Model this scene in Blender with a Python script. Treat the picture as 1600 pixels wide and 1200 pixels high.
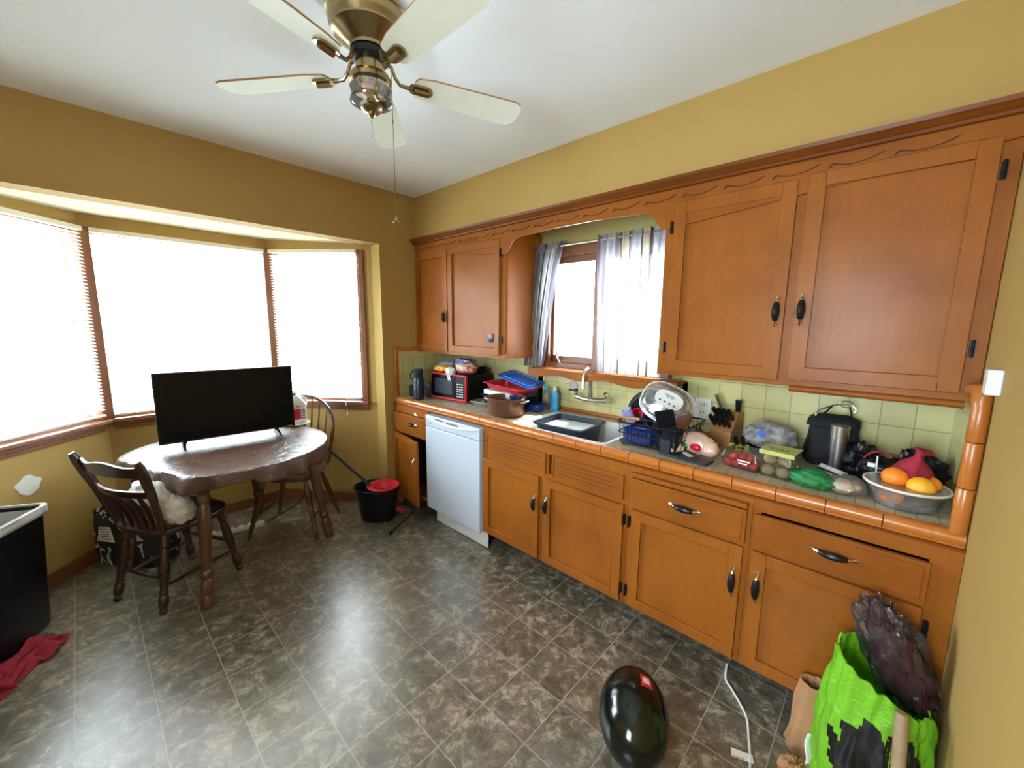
import bpy, bmesh, math, random
from mathutils import Vector, Matrix, noise, Euler
from math import sin, cos, pi, radians as R
random.seed(7)
for o in list(bpy.data.objects): bpy.data.objects.remove(o)
scene = bpy.context.scene
COL = scene.collection

# ------------------------------------------------------------------ camera
CX, CY, CZ = 2.93295, -2.35294, 1.53423
yaw, pit, rol, FPX = 2.31901, -0.149033, 0.0103034, 626.094
cd = bpy.data.cameras.new('camera'); cam = bpy.data.objects.new('camera', cd); COL.objects.link(cam)
cd.sensor_fit = 'HORIZONTAL'; cd.sensor_width = 36; cd.lens = FPX / 1600 * 36; cd.clip_start = 0.02
fw = Vector((cos(yaw)*cos(pit), sin(yaw)*cos(pit), sin(pit)))
rt = Vector((sin(yaw), -cos(yaw), 0)); up = rt.cross(fw)
rt2 = cos(rol)*rt + sin(rol)*up; up2 = -sin(rol)*rt + cos(rol)*up
cam.matrix_world = Matrix(((rt2.x, up2.x, -fw.x, CX), (rt2.y, up2.y, -fw.y, CY), (rt2.z, up2.z, -fw.z, CZ), (0, 0, 0, 1)))
scene.camera = cam

# ------------------------------------------------------------------ world, sun, exposure
W = bpy.data.worlds.new('daylight'); scene.world = W; W.use_nodes = True
bg = W.node_tree.nodes['Background']; bg.inputs[0].default_value = (0.78, 0.90, 1.0, 1); bg.inputs[1].default_value = 24.0
sd = bpy.data.lights.new('sun', 'SUN'); sun = bpy.data.objects.new('sun', sd); COL.objects.link(sun)
sd.energy = 55.0; sd.angle = R(5); sd.color = (1.0, 0.97, 0.92)
sun.rotation_euler = Vector((0.10, -0.62, -1.0)).to_track_quat('-Z', 'Y').to_euler()
def portal(name, loc, d, w, h):
    l = bpy.data.lights.new(name, 'AREA'); l.shape = 'RECTANGLE'; l.size = w; l.size_y = h
    l.cycles.is_portal = True
    o = bpy.data.objects.new(name, l); COL.objects.link(o); o.location = loc
    o.rotation_euler = Vector(d).to_track_quat('-Z', 'Y').to_euler()
portal('portal_center', (-0.97, -1.765, 1.5), (1, 0, 0), 1.05, 1.25)
portal('portal_right_wing', (-0.56, -0.85, 1.5), (0.627, -0.779, 0), 0.85, 1.25)
portal('portal_left_wing', (-0.56, -2.72, 1.5), (0.69, 0.72, 0), 0.9, 1.25)
portal('portal_sink', (1.55, 0.16, 1.64), (0, -1, 0), 0.95, 0.85)
portal('portal_rear', (2.68, -3.68, 1.5), (0, 1, 0), .7, 1.1)
vs = scene.view_settings; scene.display_settings.display_device = 'sRGB'
vs.view_transform = 'Standard'; vs.look = 'None'; vs.exposure = 0.98; vs.gamma = 1.0; vs.use_curve_mapping = False

# ------------------------------------------------------------------ materials
def newmat(name):
    m = bpy.data.materials.new(name); m.use_nodes = True
    nt = m.node_tree; nt.nodes.clear(); out = nt.nodes.new('ShaderNodeOutputMaterial')
    return m, nt, out
def N(nt, t, **kw):
    n = nt.nodes.new(t)
    for k, v in kw.items(): setattr(n, k, v)
    return n
def pbsdf(nt, out, col, rough, metal=0.0, spec=0.5):
    b = N(nt, 'ShaderNodeBsdfPrincipled'); b.inputs['Base Color'].default_value = (*col, 1)
    b.inputs['Roughness'].default_value = rough; b.inputs['Metallic'].default_value = metal
    b.inputs['Specular IOR Level'].default_value = spec
    nt.links.new(b.outputs[0], out.inputs[0]); return b
def mth(nt, op, a, b=None, c=None):
    n = N(nt, 'ShaderNodeMath', operation=op)
    for i, v in enumerate((a, b, c)):
        if v is None: continue
        if isinstance(v, (int, float)): n.inputs[i].default_value = v
        else: nt.links.new(v, n.inputs[i])
    return n.outputs[0]
def mixc(nt, f, a, b):
    n = N(nt, 'ShaderNodeMix', data_type='RGBA')
    if isinstance(f, (int, float)): n.inputs[0].default_value = f
    else: nt.links.new(f, n.inputs[0])
    for i, v in ((6, a), (7, b)):
        if isinstance(v, tuple): n.inputs[i].default_value = (*v, 1)
        else: nt.links.new(v, n.inputs[i])
    return n.outputs[2]
def noisef(nt, scale, detail=3, vec=None, rough=0.5, dist=0.0):
    n = N(nt, 'ShaderNodeTexNoise'); n.inputs['Scale'].default_value = scale; n.inputs['Detail'].default_value = detail
    n.inputs['Roughness'].default_value = rough; n.inputs['Distortion'].default_value = dist
    if vec is None:
        g = N(nt, 'ShaderNodeNewGeometry'); vec = g.outputs['Position']
    nt.links.new(vec, n.inputs['Vector']); return n.outputs['Fac']
def ramp(nt, f, stops):
    n = N(nt, 'ShaderNodeValToRGB'); e = n.color_ramp.elements
    while len(e) < len(stops): e.new(0.5)
    for el, (p, c) in zip(e, stops): el.position = p; el.color = (*c, 1)
    nt.links.new(f, n.inputs[0]); return n.outputs[0]
def bump(nt, b, h, strength=0.2, dist=0.01):
    n = N(nt, 'ShaderNodeBump'); n.inputs['Strength'].default_value = strength; n.inputs['Distance'].default_value = dist
    nt.links.new(h, n.inputs['Height']); nt.links.new(n.outputs[0], b.inputs['Normal'])
def simple(name, col, rough=0.5, metal=0.0, var=0.12, scale=18, bmp=0.0, bscale=60, spec=0.5):
    m, nt, out = newmat(name); b = pbsdf(nt, out, col, rough, metal, spec)
    f = noisef(nt, scale, 4)
    c = mixc(nt, f, tuple(x*(1-var) for x in col), tuple(min(1, x*(1+var)) for x in col))
    nt.links.new(c, b.inputs['Base Color'])
    if bmp: bump(nt, b, noisef(nt, bscale, 3), bmp, 0.004)
    return m
def posvec(nt, scale):
    g = N(nt, 'ShaderNodeNewGeometry'); mp = N(nt, 'ShaderNodeMapping'); mp.inputs['Scale'].default_value = scale
    nt.links.new(g.outputs['Position'], mp.inputs[0]); return mp.outputs[0]
def wood(name, base, dark, grain=(60, 60, 4), rough=0.35, coat=0.25):
    m, nt, out = newmat(name); b = pbsdf(nt, out, base, rough, 0, .14 if coat < .2 else .5)
    f1 = noisef(nt, 1.0, 5, posvec(nt, grain), 0.6); f2 = noisef(nt, 4.0, 3)
    f3 = noisef(nt, 30.0, 5, None, 0.7)
    c = mixc(nt, mth(nt, 'MULTIPLY', f1, 0.55), base, dark)
    c = mixc(nt, mth(nt, 'MULTIPLY', mth(nt, 'SUBTRACT', f2, 0.42), 1.9), c, dark)
    c = mixc(nt, mth(nt, 'MULTIPLY', f3, 0.18), c, tuple(x*0.45 for x in dark))
    nt.links.new(c, b.inputs['Base Color']); b.inputs['Coat Weight'].default_value = coat; b.inputs['Coat Roughness'].default_value = 0.24
    rr = mth(nt, 'ADD', mth(nt, 'MULTIPLY', f2, 0.25), rough-0.12); nt.links.new(rr, b.inputs['Roughness'])
    bump(nt, b, f1, 0.06, 0.003); return m
def paint(name, col, rough=0.75, var=0.06, bmp=0.12):
    m, nt, out = newmat(name); b = pbsdf(nt, out, col, rough, 0, 0.3)
    f = noisef(nt, 2.5, 4); c = mixc(nt, f, tuple(x*(1-var) for x in col), tuple(x*(1+var) for x in col))
    nt.links.new(c, b.inputs['Base Color']); bump(nt, b, noisef(nt, 90, 3), bmp, 0.003); return m
def gridmask(nt, comp_a, comp_b, pa, pb, oa, ob, g):
    geo = N(nt, 'ShaderNodeNewGeometry'); s = N(nt, 'ShaderNodeSeparateXYZ'); nt.links.new(geo.outputs['Position'], s.inputs[0])
    res = []; cells = []
    for comp, p, o in ((comp_a, pa, oa), (comp_b, pb, ob)):
        t = mth(nt, 'DIVIDE', mth(nt, 'SUBTRACT', s.outputs[comp], o), p)
        fr = mth(nt, 'FRACT', t); cells.append(mth(nt, 'FLOOR', t))
        d = mth(nt, 'ABSOLUTE', mth(nt, 'SUBTRACT', fr, 0.5))
        res.append(mth(nt, 'GREATER_THAN', d, 0.5 - g/p/2))
    cb = N(nt, 'ShaderNodeCombineXYZ'); nt.links.new(cells[0], cb.inputs[0]); nt.links.new(cells[1], cb.inputs[1])
    wn = N(nt, 'ShaderNodeTexWhiteNoise'); nt.links.new(cb.outputs[0], wn.inputs['Vector'])
    return mth(nt, 'MAXIMUM', res[0], res[1]), wn
def floor_mat():
    m, nt, out = newmat('vinyl floor tiles'); b = pbsdf(nt, out, (.2, .18, .16), 0.4, 0, 1.0)
    g, wn = gridmask(nt, 0, 1, 0.2237, 0.2265, 1.443, -0.93, 0.0035)
    geo = N(nt, 'ShaderNodeNewGeometry'); va = N(nt, 'ShaderNodeVectorMath', operation='MULTIPLY_ADD')
    nt.links.new(wn.outputs['Color'], va.inputs[0]); va.inputs[1].default_value = (3, 3, 3); nt.links.new(geo.outputs['Position'], va.inputs[2])
    f = noisef(nt, 14, 10, va.outputs[0], 0.78, .5); f2 = noisef(nt, 3.5, 4, va.outputs[0], 0.5, .6); f3 = noisef(nt, 60, 5, None, .7)
    c = ramp(nt, f, [(0.34, (.040, .032, .022)), (0.43, (.098, .080, .056)), (0.52, (.165, .140, .100)), (0.61, (.42, .37, .28))])
    tint = ramp(nt, f2, [(0.38, (.97, 1.01, .95)), (0.50, (1.0, 1.0, 1.0)), (0.62, (1.08, .97, .92))])
    mm = N(nt, 'ShaderNodeMix', data_type='RGBA', blend_type='MULTIPLY'); mm.inputs[0].default_value = 1
    nt.links.new(c, mm.inputs[6]); nt.links.new(tint, mm.inputs[7])
    v = mth(nt, 'ADD', mth(nt, 'MULTIPLY', wn.outputs['Value'], 0.22), 0.92)
    sc = N(nt, 'ShaderNodeVectorMath', operation='SCALE'); nt.links.new(mm.outputs[2], sc.inputs[0]); nt.links.new(v, sc.inputs['Scale'])
    c = mixc(nt, mth(nt, 'MULTIPLY', f3, .35), sc.outputs[0], (.10, .09, .075))
    c = mixc(nt, mth(nt, 'MULTIPLY', g, 0.75), c, (.42, .38, .31))
    nt.links.new(c, b.inputs['Base Color'])
    nt.links.new(mth(nt, 'ADD', mth(nt, 'MULTIPLY', f, 0.26), 0.20), b.inputs['Roughness'])
    b.inputs['Coat Weight'].default_value = .8; b.inputs['Coat Roughness'].default_value = .27
    bump(nt, b, mth(nt, 'SUBTRACT', f, mth(nt, 'MULTIPLY', g, .5)), 0.30, 0.003)
    return m
def tile_mat(name, a, bb, pa, pb, oa, ob, base, grout, rough=0.22, g=0.003, var=0.10):
    m, nt, out = newmat(name); b = pbsdf(nt, out, base, rough)
    gm, wn = gridmask(nt, a, bb, pa, pb, oa, ob, g)
    c = mixc(nt, wn.outputs['Value'], tuple(x*(1-var) for x in base), tuple(x*(1+var) for x in base))
    c = mixc(nt, mth(nt, 'MULTIPLY', noisef(nt, 14, 5), .25), c, tuple(x*.7 for x in base))
    c = mixc(nt, gm, c, grout); nt.links.new(c, b.inputs['Base Color'])
    nt.links.new(mth(nt, 'ADD', mth(nt, 'MULTIPLY', gm, .4), rough), b.inputs['Roughness'])
    bump(nt, b, mth(nt, 'ADD', mth(nt, 'MULTIPLY', gm, -1.0), mth(nt, 'MULTIPLY', noisef(nt, 12, 2), .5)), 0.25, 0.003)
    return m
def clear(name, tint=(1, 1, 1), gloss=0.12, rough=0.08, body=0.0, bodycol=(.8, .8, .8), bmp=0.0):
    m, nt, out = newmat(name)
    t = N(nt, 'ShaderNodeBsdfTransparent'); t.inputs[0].default_value = (*tint, 1)
    g = N(nt, 'ShaderNodeBsdfGlossy'); g.inputs['Roughness'].default_value = rough
    lw = N(nt, 'ShaderNodeLayerWeight'); lw.inputs[0].default_value = 0.35
    f = mth(nt, 'MINIMUM', mth(nt, 'ADD', mth(nt, 'MULTIPLY', lw.outputs['Fresnel'], 0.8), gloss), 0.9)
    mx = N(nt, 'ShaderNodeMixShader'); nt.links.new(f, mx.inputs[0]); nt.links.new(t.outputs[0], mx.inputs[1]); nt.links.new(g.outputs[0], mx.inputs[2])
    res = mx
    if body:
        d = N(nt, 'ShaderNodeBsdfDiffuse'); d.inputs[0].default_value = (*bodycol, 1)
        tl = N(nt, 'ShaderNodeBsdfTranslucent'); tl.inputs[0].default_value = (*bodycol, 1)
        a = N(nt, 'ShaderNodeMixShader'); a.inputs[0].default_value = 0.4; nt.links.new(d.outputs[0], a.inputs[1]); nt.links.new(tl.outputs[0], a.inputs[2])
        m2 = N(nt, 'ShaderNodeMixShader')
        nt.links.new(mth(nt, 'MULTIPLY', noisef(nt, 25, 4), body*2), m2.inputs[0])
        nt.links.new(mx.outputs[0], m2.inputs[1]); nt.links.new(a.outputs[0], m2.inputs[2]); res = m2
    if bmp:
        bn = N(nt, 'ShaderNodeBump'); bn.inputs['Strength'].default_value = bmp; bn.inputs['Distance'].default_value = 0.006
        nt.links.new(noisef(nt, 40, 4, None, .6, 1.0), bn.inputs['Height']); nt.links.new(bn.outputs[0], g.inputs['Normal'])
    nt.links.new(res.outputs[0], out.inputs[0]); return m
def trans(name, col, fr=0.4, rough=0.6, bmp=0.0, gloss=0.05):
    m, nt, out = newmat(name)
    b = pbsdf(nt, out, col, rough); tl = N(nt, 'ShaderNodeBsdfTranslucent'); tl.inputs[0].default_value = (*col, 1)
    mx = N(nt, 'ShaderNodeMixShader'); mx.inputs[0].default_value = fr
    c = mixc(nt, noisef(nt, 12, 4), tuple(x*.88 for x in col), tuple(min(1, x*1.1) for x in col))
    nt.links.new(c, b.inputs['Base Color']); nt.links.new(c, tl.inputs[0])
    nt.links.new(b.outputs[0], mx.inputs[1]); nt.links.new(tl.outputs[0], mx.inputs[2]); nt.links.new(mx.outputs[0], out.inputs[0])
    if bmp: bump(nt, b, noisef(nt, 30, 4, None, .6, 1.0), bmp, 0.01)
    return m
def curtain_mat():
    m, nt, out = newmat('striped curtain fabric')
    uv = N(nt, 'ShaderNodeUVMap'); s = N(nt, 'ShaderNodeSeparateXYZ'); nt.links.new(uv.outputs[0], s.inputs[0])
    cr = N(nt, 'ShaderNodeValToRGB'); cr.color_ramp.interpolation = 'CONSTANT'
    G = (.16, .155, .17); T = (.62, .50, .33); D = (.06, .045, .05); L = (.45, .44, .46); P = (.27, .23, .27)
    seq = [(0, P), (.10, G), (.14, L), (.26, P), (.30, D), (.325, T), (.40, L), (.415, D), (.43, L), (.60, D), (.615, T), (.70, L), (.71, D), (.73, L), (.90, G), (.95, P)]
    e = cr.color_ramp.elements
    while len(e) < len(seq): e.new(.5)
    for el, (p, c) in zip(e, seq): el.position = p; el.color = (*c, 1)
    nt.links.new(mth(nt, 'FRACT', s.outputs[0]), cr.inputs[0])
    wv = noisef(nt, 1, 3, posvec(nt, (60, 60, 400))); c = mixc(nt, mth(nt, 'MULTIPLY', wv, .35), cr.outputs[0], (.2, .2, .2))
    b = N(nt, 'ShaderNodeBsdfDiffuse'); t = N(nt, 'ShaderNodeBsdfTranslucent'); nt.links.new(c, b.inputs[0]); nt.links.new(c, t.inputs[0])
    mx = N(nt, 'ShaderNodeMixShader'); mx.inputs[0].default_value = .5
    nt.links.new(b.outputs[0], mx.inputs[1]); nt.links.new(t.outputs[0], mx.inputs[2])
    tp = N(nt, 'ShaderNodeBsdfTransparent'); m3 = N(nt, 'ShaderNodeMixShader')
    bw = N(nt, 'ShaderNodeRGBToBW'); nt.links.new(cr.outputs[0], bw.inputs[0])
    hem = mth(nt, 'MULTIPLY', mth(nt, 'GREATER_THAN', s.outputs[1], 0.065), mth(nt, 'LESS_THAN', s.outputs[1], 0.92))
    nt.links.new(mth(nt, 'MULTIPLY', mth(nt, 'MULTIPLY', bw.outputs[0], .30), hem), m3.inputs[0])
    nt.links.new(mx.outputs[0], m3.inputs[1]); nt.links.new(tp.outputs[0], m3.inputs[2]); nt.links.new(m3.outputs[0], out.inputs[0])
    return m
def print_mat(name, base, ink, scale=9, thr=0.55, rough=0.6, bmp=0.0, stretch=(1, 1, 1)):
    m, nt, out = newmat(name); b = pbsdf(nt, out, base, rough)
    f = noisef(nt, scale, 2, posvec(nt, stretch), .4, 1.5)
    c = mixc(nt, mth(nt, 'GREATER_THAN', f, thr), base, ink); nt.links.new(c, b.inputs['Base Color'])
    if bmp: bump(nt, b, noisef(nt, 35, 4), bmp, .006)
    return m

M = {}
M['wall'] = paint('tan wall paint', (.43, .275, .083))
M['wallshade'] = paint('tan wall paint in olive shade', (.36, .335, .13))  # tan wall reads greenish in shade; that shade is put into the colour
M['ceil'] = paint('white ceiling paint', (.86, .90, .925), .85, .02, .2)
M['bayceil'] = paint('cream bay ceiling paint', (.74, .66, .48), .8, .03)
M['floor'] = floor_mat()
M['cab'] = wood('honey maple cabinet wood', (.37, .118, .014), (.20, .052, .005), rough=.45, coat=.14)
M['cabh'] = wood('honey maple horizontal grain', (.35, .108, .013), (.19, .048, .005), grain=(4, 60, 60), rough=.42, coat=.10)
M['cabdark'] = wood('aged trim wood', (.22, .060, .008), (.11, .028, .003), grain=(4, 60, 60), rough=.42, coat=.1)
M['trim'] = wood('red-brown window trim wood', (.27, .095, .034), (.14, .044, .015))
M['darkwood'] = wood('dark walnut chair wood', (.042, .013, .008), (.015, .005, .003), grain=(30, 30, 6), rough=.3, coat=.5)
M['midwood'] = wood('turned oak wood', (.115, .042, .015), (.045, .015, .006), grain=(30, 30, 6), rough=.3, coat=.5)
M['inside'] = simple('cabinet recess shade', (.02, .012, .006), .8)  # near-black puts shade into the colour behind doors and under cabinets
M['splash'] = tile_mat('cream backsplash tile', 0, 2, .1085, .1215, 2.08, .995, (.58, .53, .24), (.27, .22, .09))
M['splashs'] = tile_mat('cream side splash tile', 1, 2, .1085, .1215, .0, .995, (.58, .53, .24), (.27, .22, .09))
M['ctop'] = tile_mat('countertop tile', 0, 1, .052, .052, 0.0, -.03, (.46, .39, .26), (.20, .16, .10), .28, .0025, .18)
M['edge'] = wood('terracotta edge tile', (.54, .175, .026), (.38, .105, .014), grain=(9, 9, 9), rough=.28, coat=.25)
M['grout'] = simple('dark grout', (.10, .05, .025), .9)
M['sinkw'] = simple('white enamel', (.75, .76, .74), .15, 0, .03)
M['white'] = simple('white plastic', (.72, .73, .73), .4, 0, .04)
M['dwwhite'] = simple('white appliance enamel', (.50, .55, .64), .25, 0, .02)
M['black'] = simple('black plastic', (.006, .006, .008), .35, 0, .3, spec=.3)
M['blackm'] = simple('matte black fabric', (.006, .006, .008), .85, 0, .3, 30, .3)
M['screen'] = simple('black television screen', (.002, .002, .006), .22, 0, .1, spec=.2)
M['chrome'] = simple('chrome', (.75, .76, .78), .12, 1.0, .03)
M['steel'] = simple('brushed stainless steel', (.55, .54, .52), .28, 1.0, .05)
M['brass'] = simple('antique brass', (.36, .27, .14), .25, 1.0, .12)
M['blade'] = simple('cream fan blade', (.62, .62, .50), .5, 0, .05)
M['bladeedge'] = simple('worn brown blade edge', (.30, .16, .05), .6, 0, .4)
M['blind'] = trans('white vinyl slats', (.88, .87, .83), .55, .5)
M['glass'] = clear('window glass', (.95, .97, .97), .02, .02)
M['curtain'] = curtain_mat()
M['cream'] = simple('cream plastic', (.75, .70, .55), .5)
M['red'] = simple('red plastic', (.60, .015, .035), .3, 0, .1)
M['dred'] = simple('dark red fabric', (.30, .012, .03), .85, 0, .3, 25, .4)
M['blue'] = simple('blue plastic', (.03, .10, .55), .3)
M['sky'] = simple('sky blue plastic', (.05, .40, .75), .25)
M['slate'] = simple('dark slate plastic', (.02, .03, .042), .4, spec=.3)
M['soapwater'] = simple('soapy water', (.80, .92, .92), .1, 0, .15, 9)
M['water'] = simple('aqua water', (.10, .62, .60), .1)
M['pot'] = simple('brown aluminium pot', (.17, .075, .045), .3, .5, .25)
M['bottle'] = simple('navy enamel bottle', (.008, .014, .03), .3)
M['film'] = clear('clear plastic film', (.98, .99, .99), .07, .12, .13, (.85, .87, .88), .8)
M['film2'] = clear('milky clear plastic', (.97, .97, .98), .05, .15, .08, (.85, .87, .9), .2)
M['thinfilm'] = clear('thin clear film', (.99, .98, .98), .0, .12, .02, (.8, .8, .82), .9)
M['icefilm'] = clear('cloudy clear film', (.98, .99, 1), .08, .12, .38, (.88, .9, .92), .8)
M['shell'] = clear('clear clamshell plastic', (.98, .98, .97), .03, .10, .04, (.7, .7, .65), .3)
M['greybag'] = trans('grey plastic bag', (.42, .42, .45), .3, .4, .5)
M['whitebag'] = trans('white plastic bag', (.80, .79, .76), .25, .45, .6)
M['green'] = trans('lime green plastic bag', (.25, .62, .03), .3, .3, .7)
M['greenmesh'] = simple('green mesh produce bag', (.01, .17, .04), .5, 0, .5, 120, .6, 160)
M['kraft'] = simple('brown kraft paper', (.40, .20, .09), .8, 0, .25, 12, .5, 25)
M['purple'] = simple('dark purple produce in bag', (.035, .006, .011), .25, 0, .5, 20, .7, 25)
M['melon'] = simple('black-green watermelon rind', (.0025, .005, .003), .14, 0, .4, 10)
M['label'] = simple('white paper label', (.75, .74, .72), .6, 0, .05)
M['ink'] = simple('grey printed ink', (.13, .13, .15), .6)
M['orange'] = simple('orange peel', (.95, .24, .015), .45, 0, .08, 20, .3, 200)
M['lemon'] = simple('yellow-orange peel', (.90, .42, .02), .45, 0, .08, 20, .3, 200)
M['tomato'] = simple('red tomato skin', (.50, .015, .02), .2)
M['kiwi'] = simple('brown-green kiwi skin', (.30, .22, .09), .75, 0, .2, 40, .3, 200)
M['chicken'] = simple('pink raw poultry in wrap', (.72, .48, .38), .22, 0, .18, 14, .5, 30)
M['garlic'] = simple('pale garlic skin', (.70, .50, .34), .5, 0, .25, 30)
M['yellow'] = simple('yellow plastic', (.80, .65, .02), .4)
M['leaf'] = simple('green leaf', (.03, .18, .03), .6)
M['knifewood'] = wood('bamboo block wood', (.45, .22, .08), (.28, .12, .04), grain=(10, 10, 60))
M['brownp'] = simple('brown plastic', (.10, .035, .018), .4)
M['lavender'] = simple('lavender plastic', (.30, .34, .62), .35)
def cloth_mat():
    m, nt, out = newmat('mauve brown satin vinyl'); b = pbsdf(nt, out, (.17, .09, .06), .30)
    c = mixc(nt, noisef(nt, 9, 5), (.06, .030, .020), (.12, .062, .042)); nt.links.new(c, b.inputs['Base Color'])
    f = noisef(nt, 16, 6, None, .65, 1.5)
    nt.links.new(mth(nt, 'ADD', mth(nt, 'MULTIPLY', f, .3), .16), b.inputs['Roughness']); bump(nt, b, f, .6, .014); return m
M['cloth'] = cloth_mat()
M['chips'] = print_mat('orange snack bag', (.72, .22, .02), (.85, .7, .2), 30, .58, .3, .4)
M['bread'] = print_mat('bread bag film', (.62, .50, .38), (.65, .05, .04), 16, .55, .3, .6)
M['bluebox'] = print_mat('blue printed box', (.03, .05, .35), (.7, .45, .3), 28, .54, .4)
M['totefab'] = print_mat('black printed tote fabric', (.018, .018, .02), (.55, .55, .57), 14, .60, .6, .3)
M['greenprint'] = simple('black print on green bag', (.008, .008, .008), .35, 0, .2, 12, .5)
M['greige'] = simple('matte greige disc', (.42, .37, .33), .7)
M['spackle'] = simple('white spackle patch', (.72, .70, .64), .8, 0, .05, 20, .3)
M['dish'] = clear('blue tinted glass', (.10, .28, .80), .15, .05, .25, (.04, .15, .6))
M['amber'] = clear('clear lamp glass', (.98, .96, .92), .15, .05)
M['bulb'] = simple('frosted copper bulb', (.60, .33, .20), .3, .3)
M['rope'] = simple('weathered wooden handle', (.30, .20, .11), .6, 0, .3, 30)
M['outside'] = paint('added eave paint', (.55, .45, .28))

# ------------------------------------------------------------------ mesh builder
class MB:
    def __init__(s, T=None): s.v = []; s.f = []; s.mi = []; s.uv = {}; s.T = T or Matrix.Identity(4)
    def add(s, vs, fs, mi=0, L=None, uvs=None):
        b = len(s.v); X = s.T @ L if L is not None else s.T
        s.v += [X @ Vector(p) for p in vs]
        for k, f in enumerate(fs):
            if uvs: s.uv[len(s.f)] = [uvs[i] for i in f]
            s.f.append([b+i for i in f]); s.mi.append(mi)
        return s
    j = False
    def box(s, x0, x1, y0, y1, z0, z1, mi=0, L=None):
        if s.j:
            e = lambda: random.uniform(.0001, .0007)
            x0 -= e(); x1 += e(); y0 -= e(); y1 += e(); z0 -= e(); z1 += e()
        v = [(x, y, z) for x in (x0, x1) for y in (y0, y1) for z in (z0, z1)]
        return s.add(v, [(0, 1, 3, 2), (4, 6, 7, 5), (0, 4, 5, 1), (2, 3, 7, 6), (0, 2, 6, 4), (1, 5, 7, 3)], mi, L)
    def prism(s, poly, ax, a, b, mi=0, L=None):
        # poly of 2D points; ax = extrusion axis 0/1/2
        def P(p, t):
            q = list(p); q.insert(ax, t); return tuple(q)
        n = len(poly); v = [P(p, a) for p in poly] + [P(p, b) for p in poly]
        fs = [tuple(range(n)), tuple(range(2*n-1, n-1, -1))] + [(i, (i+1) % n, n+(i+1) % n, n+i) for i in range(n)]
        return s.add(v, fs, mi, L)
    def lathe(s, prof, c=(0, 0, 0), n=24, mi=0, L=None, sx=1, sy=1, cap=True):
        v = []; k = len(prof)
        for r, z in prof:
            for i in range(n):
                a = 2*pi*i/n; v.append((c[0]+r*sx*cos(a), c[1]+r*sy*sin(a), c[2]+z))
        fs = [(j*n+i, j*n+(i+1) % n, (j+1)*n+(i+1) % n, (j+1)*n+i) for j in range(k-1) for i in range(n)]
        if cap:
            if prof[0][0] > 1e-5: fs.append(tuple(range(n-1, -1, -1)))
            if prof[-1][0] > 1e-5: fs.append(tuple((k-1)*n+i for i in range(n)))
        return s.add(v, fs, mi, L)
    def tube(s, pts, r, n=8, mi=0, L=None, closed=False, flat=1.0):
        pts = [Vector(p) for p in pts]; m = len(pts); v = []; prev = None
        for i, p in enumerate(pts):
            if closed: t = pts[(i+1) % m] - pts[i-1]
            else: t = pts[min(i+1, m-1)] - pts[max(i-1, 0)]
            t.normalize()
            if prev is None:
                a = Vector((0, 0, 1)) if abs(t.z) < .9 else Vector((1, 0, 0)); u = t.cross(a).normalized()
            else:
                u = prev - t*prev.dot(t); u.normalize()
            prev = u; w = t.cross(u); rr = r[i] if isinstance(r, (list, tuple)) else r
            for k in range(n):
                a = 2*pi*k/n; v.append(p + u*rr*cos(a) + w*rr*flat*sin(a))
        fs = [(j*n+k, j*n+(k+1) % n, (j+1)*n+(k+1) % n, (j+1)*n+k) for j in range(m-1) for k in range(n)]
        if closed: fs += [((m-1)*n+k, (m-1)*n+(k+1) % n, (k+1) % n, k) for k in range(n)]
        else: fs += [tuple(range(n-1, -1, -1)), tuple((m-1)*n+k for k in range(n))]
        return s.add(v, fs, mi, L)
    def rod(s, a, b, prof, n=12, mi=0):
        """turned piece along a->b; prof = [(t, r)...]"""
        a = Vector(a); b = Vector(b); d = b-a; q = Vector((0, 0, 1)).rotation_difference(d.normalized()).to_matrix().to_4x4()
        L = Matrix.Translation(a) @ q
        return s.lathe([(r, t*d.length) for t, r in prof], n=n, mi=mi, L=L)
    def grid(s, fn, nu, nv, mi=0, L=None, uv=None):
        v = [fn(i/nu, j/nv) for j in range(nv+1) for i in range(nu+1)]
        fs = [(j*(nu+1)+i, j*(nu+1)+i+1, (j+1)*(nu+1)+i+1, (j+1)*(nu+1)+i) for j in range(nv) for i in range(nu)]
        uvs = [uv(i/nu, j/nv) for j in range(nv+1) for i in range(nu+1)] if uv else None
        return s.add(v, fs, mi, L, uvs)
    def blob(s, c, r, amp=0.0, fr=6.0, seed=0, n=24, mi=0, L=None, zmin=None, power=1.0):
        v = []; m = n//2
        rx, ry, rz = r if isinstance(r, (tuple, list)) else (r, r, r)
        def sp(t): return math.copysign(abs(t)**power, t)
        for j in range(m+1):
            th = pi*j/m
            for i in range(n):
                a = 2*pi*i/n; d = Vector((sin(th)*cos(a), sin(th)*sin(a), -cos(th)))
                k = 1+amp*noise.noise(d*fr*.5+Vector((seed*7.3, seed*3.1, seed))) + amp*.6*noise.noise(d*fr*1.3+Vector((seed, 5, 2)))
                p = Vector((c[0]+rx*sp(d.x)*k, c[1]+ry*sp(d.y)*k, c[2]+rz*sp(d.z)*k))
                if zmin is not None and p.z < zmin: p.z = zmin + (p.z-zmin)*0.02
                v.append(p)
        fs = [(j*n+i, j*n+(i+1) % n, (j+1)*n+(i+1) % n, (j+1)*n+i) for j in range(m) for i in range(n)]
        return s.add(v, fs, mi, L)
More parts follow.
